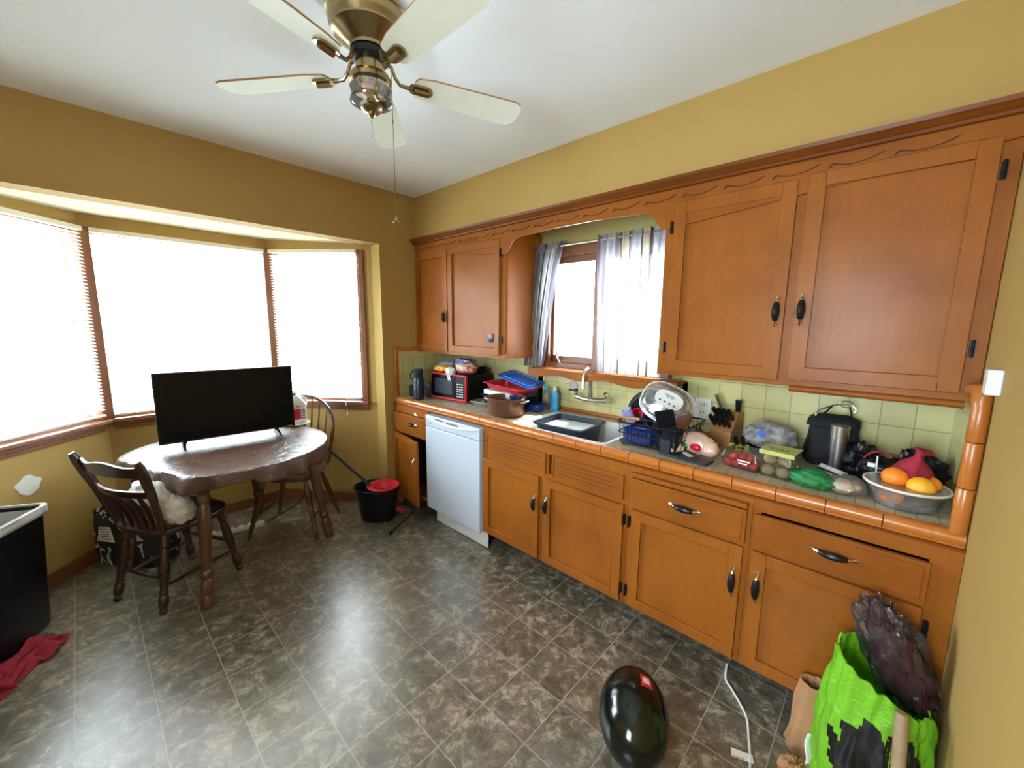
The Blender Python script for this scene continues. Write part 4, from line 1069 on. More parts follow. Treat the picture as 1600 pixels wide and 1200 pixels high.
inner.append(bagloop(.03, .03, .30, .1, 1, 120))
loft(m, outer+inner, cap0=True, cap1=True)
r = thing('shopping_bag', 'bright green plastic shopping bag with black print standing by the right wall', 'bag', (gx, gy, 0))
body = m.build('bag_body', 'green', r, smooth=60)
# black print following the bag front
m = MB()
def bagpt(a, z, k=1.0):
    q = 1+.18*noise.noise(Vector((cos(a)*2.2, sin(a)*2.2, z*5+1)))+.18*.45*noise.noise(Vector((cos(a)*7, sin(a)*7, z*12+1)))
    t, tl = lerp_prof(PR, z)
    return (min(gx+(t*q+.0015)*cos(a), XL-.010), gy+(t*.97*q+.0015)*sin(a), z+tl*cos(a))
n1, n2 = 40, 26; vs_, fs_ = [], []
for j in range(n2+1):
    for i in range(n1+1):
        a = R(-132+ (105)*i/n1); z = .10+.335*j/n2
        vs_.append(bagpt(a, z, 1.01))
for j in range(n2):
    for i in range(n1):
        u = (i+.5)/n1-.5; v = (j+.5)/n2-.5
        if (u*1.9)**2+(v*1.9)**2 < .75+.5*noise.noise(Vector((u*7, v*7, 3))): fs_.append((j*(n1+1)+i, j*(n1+1)+i+1, (j+1)*(n1+1)+i+1, (j+1)*(n1+1)+i))
m.add(vs_, fs_); m.build('printed_shape', 'greenprint', r, smooth=60)
# clear bag with dark purple contents, on top
TP = TR(3.060, -.755, .555, 0, 0, -24)
m = MB(TP); m.blob((0, 0, -.02), (.060, .052, .145), .35, 7, 11, 48, power=.85)
r = thing('produce_bag', 'clear plastic bag of dark purple produce poking out of the green bag', 'bag', (3.055, -.755, .4))
m.build('contents', 'purple', r, smooth=60)
m = MB(TP); m.blob((-.008, 0, -.01), (.072, .060, .165), .30, 7, 14, 48, power=.85); m.build('clear_film', 'thinfilm', r, smooth=60)
tag(MB().rod((3.100, -1.045, .003), (3.072, -.945, .508), [(0, .014), (.02, .015), (.98, .015), (1, .012)], 12).build('wooden_stick', 'rope'), 'weathered round wooden stick leaning in front of the green bag', 'stick')
m = MB()
def pl(rx, ry, z, sd): return bagloop(rx, ry, z, .30, sd, 48, 2.885, -.70)
loft(m, [pl(.055, .05, .003, 5), pl(.070, .045, .02, 5), pl(.060, .040, .10, 5), pl(.055, .036, .20, 6), pl(.050, .032, .29, 7), pl(.042, .026, .285, 7), pl(.04, .02, .15, 7)], cap0=True, cap1=True)
tag(m.build('paper_bag', 'kraft', smooth=30), 'upright crumpled brown paper bag between the cabinet and the green bag', 'bag')
m = MB(); m.blob((2.865, -.865, .045), (.045, .06, .042), .5, 7, 9, 30, zmin=.003)
tag(m.build('paper_wad', 'kraft', smooth=25), 'low crumpled wad of brown paper at the foot of the green bag', 'paper')
tag(MB(TR(2.893, -.795, .10, 30, 55, 20)).grid(lambda u, v: (-.015+.03*u, -.05+.10*v, .008*sin(v*7)), 4, 12).build('receipt', 'label', solid=.001), 'small white printed receipt tucked beside the green bag', 'receipt')
# ================================================================== COUNTER ITEMS
Z = .9265
# --- left corner
r = thing('vacuum_flask', 'tall navy-black flask with a loop handle in the left corner of the counter', 'flask', (.225, -.535, Z))
MB().lathe([(.040, 0), (.043, .004), (.043, .165), (.040, .178), (.036, .182), (.036, .196), (.038, .200), (.038, .235), (.030, .246), (0, .247)], (.225, -.535, Z), 28).build('flask_body', 'bottle', r)
MB().tube([(.205, -.572, Z+.155), (.197, -.588, Z+.17), (.196, -.590, Z+.205), (.203, -.578, Z+.228), (.212, -.562, Z+.236)], .006, 8).build('loop_handle', 'black', r)
r = thing('speaker', 'small black cube speaker at the far left end of the counter', 'speaker', (.095, -.475, Z))
MB().box(.055, .135, -.515, -.435, Z, Z+.098).build('case', 'black', r, bevel=.006)
MB().lathe([(.028, 0), (.030, -.003), (.010, -.002), (0, -.004)], L=TR(.095, -.515, Z+.05, 0, -90)).build('grille', 'blackm', r)
r = thing('coffee_grinder', 'small black appliance between the flask and the microwave', 'appliance', (.19, -.40, Z))
MB().lathe([(.036, 0), (.038, .01), (.033, .06), (.035, .10), (.030, .118), (0, .120)], (.195, -.405, Z), 24).build('grinder_body', 'black', r)
MB().tube([(.21, -.437, Z+.09), (.228, -.452, Z+.08), (.234, -.455, Z+.04)], .004, 6).build('handle', 'black', r)
# microwave
T = Matrix.Translation((.245, -.422, Z)) @ Matrix.Rotation(R(5), 4, 'Z')
r = thing('microwave_oven', 'red and black microwave oven under the left wall cabinet', 'microwave', (.44, -.25, Z))
MB(T).box(.0, .392, .012, .285, .008, .216).build('body', 'black', r, bevel=.004)
m = MB(T).box(0, .392, -.008, .012, .008, .216)
m.build('front_frame', 'red', r, bevel=.006)
MB(T).box(.012, .288, -.013, -.0082, .026, .204).build('door', 'screen', r, bevel=.002)
MB(T).box(.05, .250, -.0145, -.0131, .055, .175).build('door_window', 'slate', r, smooth=0)
p = MB(T).box(.292, .380, -.013, -.0082, .026, .204).build('control_panel', 'black', r, bevel=.002)
m = MB(T)
for a in range(3):
    for b in range(6): m.box(.303+.024*a, .319+.024*a, -.0142, -.0131, .045+.019*b, .052+.019*b)
m.build('keypad', 'label', r, smooth=0)
m = MB(T)
for a in (.03, .36):
    for b in (.03, .26): m.lathe([(.010, 0), (.010, .008)], (a, b, 0), 10)
m.build('foot', 'black', r)
ZM = Z+.218
# things on the microwave
def mt(x, y, z=0): return T @ Vector((x, y, z))
def bag(name, label, cat, c, rad, mat, amp=.25, seed=1, n=36, zmin=None, fr=5, L=None, power=.8, smooth=60, **kw):
    m = MB(L); m.blob(c, rad, amp, fr, seed, n, zmin=zmin, power=power)
    return tag(m.build(name, mat, smooth=smooth, **kw), label, cat)
bag('snack_bag', 'orange snack bag lying on the front left of the microwave', 'snack bag', (.095, .055, .245), (.095, .055, .027), 'chips', .18, 3, zmin=.220, L=T)
r = thing('bread_bag', 'red and cream bag of bread on the right of the microwave top', 'bread', tuple(mt(.315, .08, .22)))
m = MB(T); m.blob((.315, .085, .262), (.085, .075, .042), .2, 5, 5, 36, zmin=.220, power=.8); m.build('bag_film', 'bread', r, smooth=60)
m = MB(T); m.blob((.235, .13, .245), (.03, .03, .02), .1, 5, 2, 20); m.build('twist_end', 'film', r)
r = thing('snack_box', 'blue printed box lying on top of the pile on the microwave', 'box', tuple(mt(.20, .17, .30)))
MB(T @ TR(.20, .19, .222, 8, 0, 4)).box(-.07, .07, -.05, .05, .002, .095).build('carton', 'bluebox', r, bevel=.002)
bag('paper_napkin', 'crumpled white napkin hanging over the front of the microwave', 'napkin', (.235, .000, .224), (.038, .030, .030), 'label', .35, 6, L=T @ TR(0, -.012, .016), n=30)
m = MB(T); m.grid(lambda u, v: (.205+.035*u+.004*sin(v*9), -.018-.004*sin(u*7+v*3), .222-.055*v*(.7+.4*sin(u*9))), 10, 12)
tag(m.build('paper_strip', 'label', solid=.001), 'torn white paper strip dangling down the microwave door', 'paper')
m = MB(); 
pts = lambda u, v: (.165+.10*u+.02*noise.noise(Vector((u*4, v*4, 1))), -.33+.16*u-.03*v+.03*noise.noise(Vector((u*5, v*3, 6))), ZM+.052-.035*u*0-.20*max(0, v-.35)**1.1*1.3+.022*noise.noise(Vector((u*5, v*6, 2))))
r = thing('plastic_bag', 'grey plastic bag draped over the back left of the microwave', 'bag', (.2, -.2, Z))
m = MB(); m.blob((.175, -.225, Z+.13), (.05, .10, .125), .22, 5, 12, 36, zmin=Z+.001, power=.8)
m.blob((.255, -.235, Z+.262), (.10, .085, .034), .25, 6, 14, 32); m.build('bag_film', 'greybag', r, smooth=60)
r = thing('bowl', 'dark bowl at the back of the microwave top', 'bowl', tuple(mt(.34, .20, .22)))
MB(T @ TR(.335, .215, .219)).lathe([(.03, 0), (.05, .012), (.062, .035), (.064, .04), (.058, .036), (.045, .012), (0, .008)], n=28).build('bowl_shell', 'black', r)

# --- stack of baking trays
def tray(name, label, cat, T, lx, ly, h, mat, wall=.006, flare=.018, lip=.012, zb=0, group=None):
    r_ = MB(T)
    b = lambda ex, z, rad=.03: rect_loop(-lx/2-ex, lx/2+ex, -ly/2-ex, ly/2+ex, rad, z, 6)
    loft(r_, [b(0, zb), b(.004, zb+.004), b(flare, zb+h), b(flare+lip, zb+h+.001), b(flare+lip, zb+h+.004), b(flare-.002, zb+h+.004), b(-wall+.003, zb+.007), b(-.02, zb+.006)], cap0=True, cap1=True)
    return tag(r_.build(name, mat, smooth=40), label, cat, group)
SX, SYY = .93, -.235
tray('foil_tray', 'small silver foil tray at the bottom left of the tray stack', 'tray', TR(.775, -.335, Z, 8), .13, .085, .032, 'steel', lip=.010)
tray('roasting_pan', 'dark grey roasting pan at the bottom of the tray stack', 'pan', TR(SX, SYY+.01, Z+.002, 5), .30, .20, .045, 'slate')
tray('roasting_pan', 'black baking pan second from the bottom of the tray stack', 'pan', TR(SX+.015, SYY, Z+.052, 4, 0, 2), .31, .22, .030, 'black')
r = thing('storage_box', 'white lidded box in the middle of the tray stack', 'box', (SX, SYY, Z+.09))
MB(TR(SX+.015, SYY-.005, Z+.093, 6, 0, 3)).box(-.15, .09, -.115, .10, 0, .034).build('box_body', 'white', r, bevel=.004)
MB(TR(SX+.015, SYY-.005, Z+.093, 6, 0, 3)).box(.092, .17, -.115, .10, 0, .034).build('clear_end', 'dish', r, bevel=.004)
tray('baking_dish', 'red rectangular baking dish near the top of the tray stack', 'dish', TR(SX+.04, SYY, Z+.136, 4, 0, 5), .30, .21, .032, 'red', lip=.014)
T5 = TR(SX+.09, SYY+.04, Z+.205, 6, 6, 14)
m = MB(T5); loft(m, [rect_loop(-.15, .15, -.10, .10, .03, 0, 6), rect_loop(-.155, .155, -.105, .105, .03, .004, 6), rect_loop(-.155, .155, -.105, .105, .03, .010, 6), rect_loop(-.14, .14, -.09, .09, .03, .012, 6)], cap0=True, cap1=True)
r = thing('container_lid', 'blue plastic lid propped on top of the tray stack', 'lid', (SX+.09, SYY+.04, Z+.2)); m.build('lid_plate', 'blue', r)
m = MB(T5); m.tube([(x, y, .013) for x, y, z in rect_loop(-.12, .12, -.075, .075, .03, 0, 6)], .003, 6, closed=True); m.build('lid_ridge', 'sky', r)
tag(MB().lathe([(.013, 0), (.017, .004), (.015, .035), (.018, .04)], (SX-.01, SYY+.0, Z+.150), 16).build('bottle_cap', 'red'), 'small red cup holding up the blue lid', 'cup')
# pot
r = thing('cooking_pot', 'brown two-handled cooking pot near the counter edge', 'pot', (1.10, -.425, Z))
m = MB().lathe([(.095, 0), (.112, .003), (.124, .018), (.132, .115), (.136, .118), (.136, .122), (.130, .122), (.120, .02), (.11, .008), (0, .007)], (1.10, -.435, Z), 44, sx=1, sy=.95)
m.build('pot_body', 'pot', r)
for a in (195, 15):
    TT = TR(1.10, -.435, Z, a)
    MB(TT).tube([(.127, -.03, .098), (.155, -.028, .104), (.166, 0, .106), (.155, .028, .104), (.127, .03, .098)], .006, 8).build('pot_handle', 'steel', r)
# containers and soap by the sink
r = thing('plastic_container', 'clear plastic container between the tray stack and the soap', 'container', (1.19, -.16, Z))
m = MB(); loft(m, [rect_loop(1.11, 1.22, -.245, -.165, .02, Z), rect_loop(1.10, 1.23, -.25, -.160, .02, Z+.055), rect_loop(1.097, 1.233, -.253, -.157, .02, Z+.058)], cap0=True, cap1=True); m.build('tub', 'dish', r)
r = thing('soap_bottle', 'bright blue dish soap bottle on the counter under the window', 'bottle', (1.245, -.105, Z))
m = MB(); loft(m, [[(1.258+x, -.10+y, Z+z) for x, y, _ in rect_loop(-w, w, -d_, d_, min(w, d_)*.8, 0, 5)] for w, d_, z in ((.026, .018, 0), (.030, .021, .005), (.030, .020, .04), (.022, .017, .075), (.028, .019, .11), (.020, .014, .135), (.010, .010, .145))], cap0=True, cap1=True)
m.build('bottle_body', 'sky', r); MB().lathe([(.011, 0), (.011, .016), (.005, .018), (.004, .032), (0, .032)], (1.258, -.10, Z+.144), 14).build('cap', 'white', r)
r = thing('spray_bottle', 'clear spray bottle left of the blue soap bottle', 'bottle', (1.17, -.075, Z))
MB().lathe([(.030, 0), (.033, .006), (.032, .09), (.020, .125), (.012, .14)], (1.165, -.075, Z), 20).build('bottle_body', 'film2', r)
MB().box(1.150, 1.180, -.088, -.062, Z+.14, Z+.165).box(1.150, 1.165, -.11, -.080, Z+.150, Z+.165).build('spray_head', 'water', r, bevel=.004)

# dishpan in the sink
r = thing('dish_pan', 'dark slate dish pan of soapy water sitting in the sink', 'dish pan', (1.60, -.43, .80))
T = TR(1.590, -.395, 0, 4)
b = lambda x, y, z, rad=.05: rect_loop(-x, x, -y, y, rad, z, 8)
m = MB(T); loft(m, [b(.125, .115, .784), b(.135, .125, .79), b(.160, .150, .945), b(.174, .164, .950), b(.176, .166, .958), b(.162, .150, .960), b(.130, .120, .80)], cap0=True, cap1=True)
m.build('pan_body', 'slate', r)
m = MB(T); v = b(.1535, .1435, .925); m.add(v, [tuple(range(len(v)))]); v = b(.1535, .1435, .920); m.add(v, [tuple(range(len(v)))]); m.build('soapy_water', 'soapwater', r, smooth=0)
m = MB(T)
r = thing('frying_pan', 'dark frying pan lying in the sink with its handle toward the rack', 'pan', (1.84, -.40, .79))
MB(TR(1.850, -.36, .779)).lathe([(.030, 0), (.042, .004), (.050, .03), (.048, .03), (.038, .008), (0, .007)], n=28).build('pan_shell', 'black', r)
MB().tube([(1.852, -.405, .805), (1.862, -.46, .865), (1.868, -.50, .905)], [.008, .010, .009], 10).build('pan_handle', 'black', r)

# dish rack --------------------------------------------------------------
RX0, RX1, RY0, RY1 = 1.965, 2.275, -.50, -.16
r = thing('dish_rack', 'black wire dish rack beside the sink full of dishes', 'dish rack', (2.1, -.33, Z))
m = MB()
for z, e in ((Z+.013, 0), (Z+.065, .006), (Z+.12, .012)):
    m.tube([(x, y, z) for x, y, _ in rect_loop(RX0-e, RX1+e, RY0-e, RY1+e, .035, 0, 5)], .0030 if z < Z+.1 else .0042, 6, closed=True)
for i in range(15):
    x = RX0+.015+(RX1-RX0-.03)*i/14
    m.tube([(x, RY0-.012, Z+.12), (x, RY0, Z+.013), (x, RY1, Z+.013), (x, RY1+.012, Z+.12)], .0018, 5)
for i in range(11):
    y = RY0+.03+(RY1-RY0-.06)*i/10
    m.tube([(RX0-.012, y, Z+.12), (RX0, y, Z+.013), (RX1, y, Z+.013), (RX1+.012, y, Z+.12)], .0018, 5)
m.build('wire_frame', 'black', r)
m = MB()
for x in (RX0+.04, RX1-.04):
    for y in (RY0, RY1): m.tube([(x-.014, y, Z+.013), (x-.010, y, Z+.002), (x+.010, y, Z+.002), (x+.014, y, Z+.013)], .0025, 6)
m.build('wire_foot', 'black', r)
m = MB(); loft(m, [rect_loop(2.19, 2.262, -.492, -.415, .012, Z+.02), rect_loop(2.188, 2.266, -.495, -.412, .012, Z+.125)], cap0=True); m.build('cutlery_cup', 'black', r, solid=.002)
ZR = Z+.0165
r = thing('glass_dish', 'blue glass dish standing in the left front of the dish rack', 'dish', (2.05, -.46, ZR))
m = MB(TR(2.06, -.445, ZR)); loft(m, [rect_loop(-.072, .072, -.035, .035, .015, 0), rect_loop(-.078, .078, -.04, .04, .015, .058), rect_loop(-.083, .083, -.045, .045, .015, .060), rect_loop(-.083, .083, -.045, .045, .015, .064)], cap0=True); m.build('dish_body', 'dish', r, solid=.003)
def disc(T, rr, h, flat=.8):
    return MB(T).lathe([(0, 0), (rr*.62, 0), (rr*.7, .004), (rr*.97, h), (rr, h+.002), (rr*.96, h+.003), (rr*.68, .008), (rr*.6, .005), (0, .005)], n=44)
for k, (lb, x, y, rr, mt_, rx, rz, zc) in enumerate((
    ('large black plate standing at the back of the dish rack', 2.015, -.225, .125, 'black', 70, 14, .128),
    ('black plate in front of the large black plate in the dish rack', 2.025, -.262, .108, 'black', 68, 16, .120))):
    tag(disc(TR(x, y, Z+zc, rz, rx), rr, .018).build('plate', mt_), lb, 'plate')
tag(disc(TR(2.13, -.33, Z+.070, 8, 15), .085, .04).build('bowl', 'black'), 'black bowl lying in the middle of the dish rack', 'bowl')
tag(MB(TR(1.985, -.275, Z+.115, 0, 75, 0)).lathe([(.020, 0), (.025, .004), (.032, .06), (.034, .062), (.030, .06), (.022, .008), (0, .007)], n=24).build('cup', 'red'), 'red cup lying on its side in the back of the dish rack', 'cup')
m = MB(TR(1.985, -.385, Z+.095, 25, 0, -30)); loft(m, [rect_loop(-.020, .020, -.030, .030, .010, 0), rect_loop(-.026, .026, -.036, .036, .012, .075), rect_loop(-.022, .022, -.032, .032, .010, .075), rect_loop(-.016, .016, -.026, .026, .008, .008)], cap0=True, cap1=True)
tag(m.build('tumbler_cup', 'lavender'), 'lavender blue plastic cup tilted at the left of the dish rack', 'cup')
m = MB().tube([(1.955, -.45, Z+.128), (2.06, -.455, Z+.133)], [.007, .008], 8, 0).tube([(2.06, -.455, Z+.133), (2.14, -.458, Z+.137)], .004, 8, 1)
m.box(2.14, 2.205, -.478, -.438, Z+.135, Z+.139, 1)
tag(m.build('spatula', ['knifewood', 'black']), 'wood-handled spatula lying across the left of the dish rack', 'spatula')
# large clear lid, tilted toward the camera
r = thing('food_cover', 'big clear oval plastic lid with a printed label leaning in the dish rack', 'lid', (2.14, -.33, Z+.1))
c = Vector((2.135, -.315, Z+.205))
nrm = (Vector((CX, CY, CZ+.15))-c).normalized(); q = nrm.to_track_quat('Z', 'Y').to_matrix().to_4x4()
TL = Matrix.Translation(c) @ q @ Matrix.Rotation(R(-24), 4, 'Z')
se = lambda rx, ry, z, n=48: [(rx*math.copysign(abs(cos(2*pi*i/n))**.75, cos(2*pi*i/n)), ry*math.copysign(abs(sin(2*pi*i/n))**.75, sin(2*pi*i/n)), z) for i in range(n)]
m = MB(TL); loft(m, [se(.130, .100, 0), se(.132, .102, .002), se(.130, .100, .006), se(.116, .088, .008), se(.106, .080, .020), se(.06, .045, .028), se(.01, .01, .030)], cap1=True)
m.build('lid_shell', 'film2', r, smooth=40, solid=.0015)
m = MB(TL).tube(se(.131, .101, .002), .0035, 6, closed=True); m.build('rim', 'white', r)
m = MB(TL); m.add([(x*1, y+.022, .0325) for x, y, z in se(.070, .042, 0)], [tuple(range(48))]); m.add([(x, y+.022, .0318) for x, y, z in se(.070, .042, 0)], [tuple(range(48))])
m.build('label', 'label', r, smooth=0)
m = MB(TL)
for k in range(4): m.box(-.045+.025*k, -.033+.025*k, .000, .010, .0326, .0330)
m.box(-.03, .025, .040, .045, .0326, .0330).box(-.02, .020, .031, .035, .0326, .0330); m.build('label_print', 'ink', r, smooth=0)
tag(MB(TR(2.10, -.30, Z+.09, 0, 35, 18)).lathe([(.0, 0), (.07, 0), (.085, .03), (.088, .032), (.083, .03), (.068, .005), (0, .005)], n=36).build('bowl', 'dish'), 'blue tinted bowl under the clear oval lid', 'bowl')
# utensils in cutlery cup
m = MB().tube([(2.222, -.452, Z+.03), (2.212, -.475, Z+.13)], [.006, .007], 8); T = TR(2.208, -.482, Z+.128, 20, 22, -12); m.T = T; m.box(-.042, .042, -.002, .002, 0, .095)
tag(m.build('spatula', 'black', bevel=.0015), 'wide black slotted turner standing in the dish rack', 'spatula')
m = MB().tube([(2.245, -.44, Z+.03), (2.262, -.45, Z+.13)], [.006, .006], 8); m.T = TR(2.272, -.452, Z+.165, 25, 15, 28); m.blob((0, 0, 0), (.034, .008, .050), 0, 1, 1, 24)
tag(m.build('serving_spoon', 'brownp'), 'brown oval serving spoon standing at the right of the dish rack', 'spoon')
m = MB().tube([(2.205, -.425, Z+.03), (2.17, -.43, Z+.14)], [.006, .006], 8); m.T = TR(2.165, -.43, Z+.150, 10, 10, -10); m.blob((0, 0, 0), (.026, .007, .032), 0, 1, 1, 20)
tag(m.build('ladle', 'black'), 'black round spoon behind the slotted turner', 'spoon')
m = MB().box(2.196, 2.244, -.520, -.506, Z+.005, Z+.075)
tag(m.build('scraper', 'slate', bevel=.003), 'flat dark grey scraper leaning on the front of the dish rack', 'scraper')

# knife block ------------------------------------------------------------
r = thing('knife_block', 'bamboo knife block full of black-handled knives', 'knife block', (2.36, -.13, Z))
TK = TR(2.375, -.115, Z, -8)
m = MB(TK); m.prism([(-.075, 0), (.055, 0), (.055, .175), (.010, .175), (-.075, .080)], 0, -.052, .052)
m.build('block', 'knifewood', r, bevel=.003)
for row, (ky, kz) in enumerate(((-.055, .105), (-.025, .138))):
    for col, kx in enumerate((-.036, -.012, .012, .036)):
        d_ = Vector((0, -.62, .55)).normalized(); p0 = Vector((kx, ky, kz))
        kn = MB(TK).tube([p0, p0+d_*.02, p0+d_*.085], [.006, .0085, .010], 8, flat=1.3)
        tag(kn.build('knife', 'black'), 'black knife handle, %s, in the %s row of the bamboo block' % (('leftmost', 'second from the left', 'third from the left', 'rightmost')[col], ('lower', 'upper')[row]), 'knife', 'black knives in the front slots of the block')
tag(MB(TK).tube([(-.035, -.01+.03, .172), (-.045, .0, .215), (-.06, -.01, .255)], [.009, .011, .012], 10).build('knife', 'steel'), 'steel-handled knife standing tallest in the bamboo block', 'knife')
tag(MB(TK).tube([(.036, .03, .173), (.038, .022, .235)], [.009, .011], 10, flat=1.4).build('knife', 'black'), 'upright black knife at the rear right of the bamboo block', 'knife')
# yellow packaged knife
r = thing('packaged_knife', 'knife in a yellow and red card sleeve right of the bamboo block', 'knife', (2.48, -.25, Z))
TY_ = TR(2.475, -.275, Z, 12, 30)
MB(TY_).box(-.04, .04, -.002, .002, .03, .075).build('card_sleeve', 'yellow', r)
MB(TY_).box(-.04, .04, -.0025, .0025, .004, .029).build('red_band', 'red', r)
MB(TY_).tube([(-.01, 0, .075), (-.018, 0, .115)], [.009, .010], 8).tube([(.018, 0, .075), (.012, 0, .12)], [.009, .010], 8).build('knife_handle', 'black', r)
mm_ = MB(TY_)
for k in range(3): mm_.box(-.022+.016*k, -.012+.016*k, -.0032, -.0026, .045, .060)
mm_.build('sleeve_print', 'black', r, smooth=0)

# poultry, bag of garlic -------------------------------------------------
r = thing('packaged_chicken', 'raw whole chicken shrink-wrapped in plastic on the counter', 'chicken', (2.315, -.375, Z))
m = MB(TR(2.325, -.385, Z, -15)); m.blob((-.005, 0, .052), (.082, .058, .052), .10, 4, 3, 40, zmin=.001); m.blob((.060, -.005, .040), (.045, .036, .038), .14, 4, 5, 26, zmin=.001); m.blob((-.055, -.02, .05), (.04, .035, .042), .1, 4, 7, 26, zmin=.001)
m.build('wrapped_meat', 'chicken', r, smooth=80)
m = MB(TR(2.325, -.385, Z, -15)); m.blob((.018, -.044, .045), (.030, .020, .020), .1, 4, 2, 20); m.build('red_label', 'red', r)
m = MB(TR(2.325, -.385, Z, -15)); m.blob((-.032, -.048, .040), (.020, .014, .015), .2, 4, 9, 20); m.build('green_label', 'leaf', r)
m = MB(TR(2.325, -.385, Z, -15))
for k in range(4): m.tube([(-.055+.010*k, -.020, .094), (-.045+.010*k, .010, .1045)], .0022, 5)
m.build('wrap_print', 'ink', r)
r = thing('meat_tray', 'flat dark packet with a white price label at the counter edge', 'packet', (2.30, -.48, Z))
MB(TR(2.31, -.490, Z, -6)).box(-.115, .11, -.048, .040, .0, .010).build('packet_body', 'slate', r, bevel=.004)
MB(TR(2.315, -.475, Z+.0105, -32, 0, 6)).box(-.035, .045, -.012, .014, 0, .0016).build('price_label', 'label', r)
for k, (x, y, s_) in enumerate(((2.222, -.455, .021), (2.250, -.470, .018), (2.262, -.447, .020), (2.236, -.487, .015))):
    m = MB().blob((x, y, Z+.0105+s_*.85), (s_*1.15, s_, s_*.85), .08, 3, k, 20); m.tube([(x, y, Z+.0105+s_*1.6), (x+.003, y, Z+.0105+s_*2.1)], [.004, .002], 6)
    tag(m.build('garlic_bulb', 'garlic'), 'pale garlic bulb on the dark packet in front of the chicken', 'garlic', 'garlic bulbs in front of the chicken')

# tomatoes in clamshell
def shell(name, label, cat, T, lx, ly, h, mat='shell', lid=None):
    r_ = thing(name, label, cat, tuple(T.translation))
    m = MB(T); loft(m, [rect_loop(-lx*.44, lx*.44, -ly*.44, ly*.44, .012, 0), rect_loop(-lx/2, lx/2, -ly/2, ly/2, .014, h*.5), rect_loop(-lx/2-.004, lx/2+.004, -ly/2-.004, ly/2+.004, .014, h*.52), rect_loop(-lx/2, lx/2, -ly/2, ly/2, .014, h*.55), rect_loop(-lx*.46, lx*.46, -ly*.46, ly*.46, .014, h)], cap0=True, cap1=True)
    m.build('clear_box', mat, r_, smooth=40); return r_
TT_ = TR(2.535, -.415, Z+.001, -8)
r = shell('tomato_box', 'clear plastic clamshell holding red tomatoes', 'produce box', TT_, .155, .145, .072)
k = 0
for x, y, z in ((-.05, -.048, .020), (-.017, -.050, .020), (.017, -.050, .020), (.050, -.046, .020), (-.05, -.012, .020), (-.015, -.014, .020), (.02, -.012, .020), (.05, -.01, .020), (-.033, -.034, .048), (0, -.034, .049), (.033, -.032, .048), (-.02, .02, .020), (.018, .024, .020), (.05, .026, .02), (-.05, .024, .02)):
    p = TT_ @ Vector((x, y, z)); m = MB().blob(p, (.0165, .0165, .0155), .02, 3, k, 18); k += 1
    tag(m.build('tomato', 'tomato'), 'small red tomato inside the clear clamshell', 'tomato', 'tomatoes in the clamshell')
mm_ = MB(TT_); mm_.box(-.005, .045, -.0735, -.0730, .038, .044).box(.0, .035, -.0735, -.0730, .027, .032); mm_.build('printed_words', 'label', r, smooth=0)
# kiwis
TK2 = TR(2.665, -.435, Z+.001, -6)
r = shell('kiwi_box', 'tall clear clamshell of brown kiwis with a pale green lid label', 'produce box', TK2, .125, .13, .105)
MB(TK2).box(-.062, .062, -.058, .062, .1062, .109).box(-.062, .062, -.0615, -.0590, .092, .109).build('lid_label', M.setdefault('palegreen', simple('pale green label', (.45, .47, .14), .5)), r, bevel=.001)
mm_ = MB(TK2)
for j in range(4): mm_.box(-.035+.018*j, -.023+.018*j, -.02, -.005, .1091, .1096)
mm_.build('label_print', 'ink', r, smooth=0)
k = 0
for x, y, z in ((-.03, -.034, .024), (.022, -.036, .024), (-.03, .02, .024), (.025, .02, .024), (-.028, -.030, .070), (.024, -.030, .071), (-.02, .024, .070), (.030, .024, .070)):
    p = TK2 @ Vector((x, y, z)); m = MB().blob(p, (.025, .023, .0225), .03, 3, k, 20); k += 1
    tag(m.build('kiwi', 'kiwi'), 'brown kiwi fruit inside the tall clear clamshell', 'kiwi', 'kiwis in the clamshell')
# clear bag and pan behind
r = thing('skillet', 'black skillet behind the kiwi box under a clear bag', 'pan', (2.58, -.15, Z))
MB(TR(2.585, -.160, Z)).lathe([(.075, 0), (.088, .004), (.102, .040), (.099, .041), (.084, .010), (0, .008)], n=36).build('pan_shell', 'black', r)
MB().tube([(2.675, -.19, Z+.032), (2.700, -.215, Z+.045), (2.715, -.21, Z+.040), (2.700, -.185, Z+.03)], .005, 8, closed=True).build('loop_handle', 'black', r)
r = thing('clear_bag', 'crumpled clear plastic bag with a blue mark on the black skillet', 'bag', (2.575, -.16, Z+.05))
m = MB(); m.blob((2.575, -.165, Z+.092), (.105, .080, .060), .30, 6, 21, 48, zmin=Z+.044); m.build('bag_film', 'icefilm', r, smooth=50)
m = MB(); m.blob((2.578, -.168, Z+.088), (.080, .06, .042), .35, 6, 25, 36, zmin=Z+.048); m.build('inner_film', 'film', r, smooth=50)
m = MB(TR(2.555, -.243, Z+.115, 0, 72, 0)).prism([(-.022, .0), (-.008, .018), (.012, .014), (.020, .002), (.004, -.018)], 2, 0, .003); m.build('blue_mark', 'blue', r, smooth=0)

# backpack, tumbler
r = thing('backpack', 'slumped black bag with metal-ringed straps against the tiles', 'bag', (2.80, -.10, Z))
m = MB(); loft(m, [[(2.805+x+.008*noise.noise(Vector((x*20, y*20, z*9))), -.105+y+.008*noise.noise(Vector((y*20, z*9, 3))), Z+z) for x, y, _ in rect_loop(-w, w, -d_, d_, .03, 0, 6)] for w, d_, z in ((.085, .06, 0), (.092, .068, .02), (.090, .066, .09), (.085, .060, .16), (.078, .050, .19), (.060, .040, .215), (.04, .02, .222))], cap0=True, cap1=True)
m.build('bag_body', 'blackm', r, smooth=60)
m = MB(); loft(m, [[(2.80+x, -.118+y, Z+z) for x, y, _ in rect_loop(-w, w, -d_, d_, .02, 0, 5)] for w, d_, z in ((.080, .060, .175), (.092, .068, .18), (.088, .062, .205), (.06, .045, .222), (.03, .02, .226))], cap0=True, cap1=True)
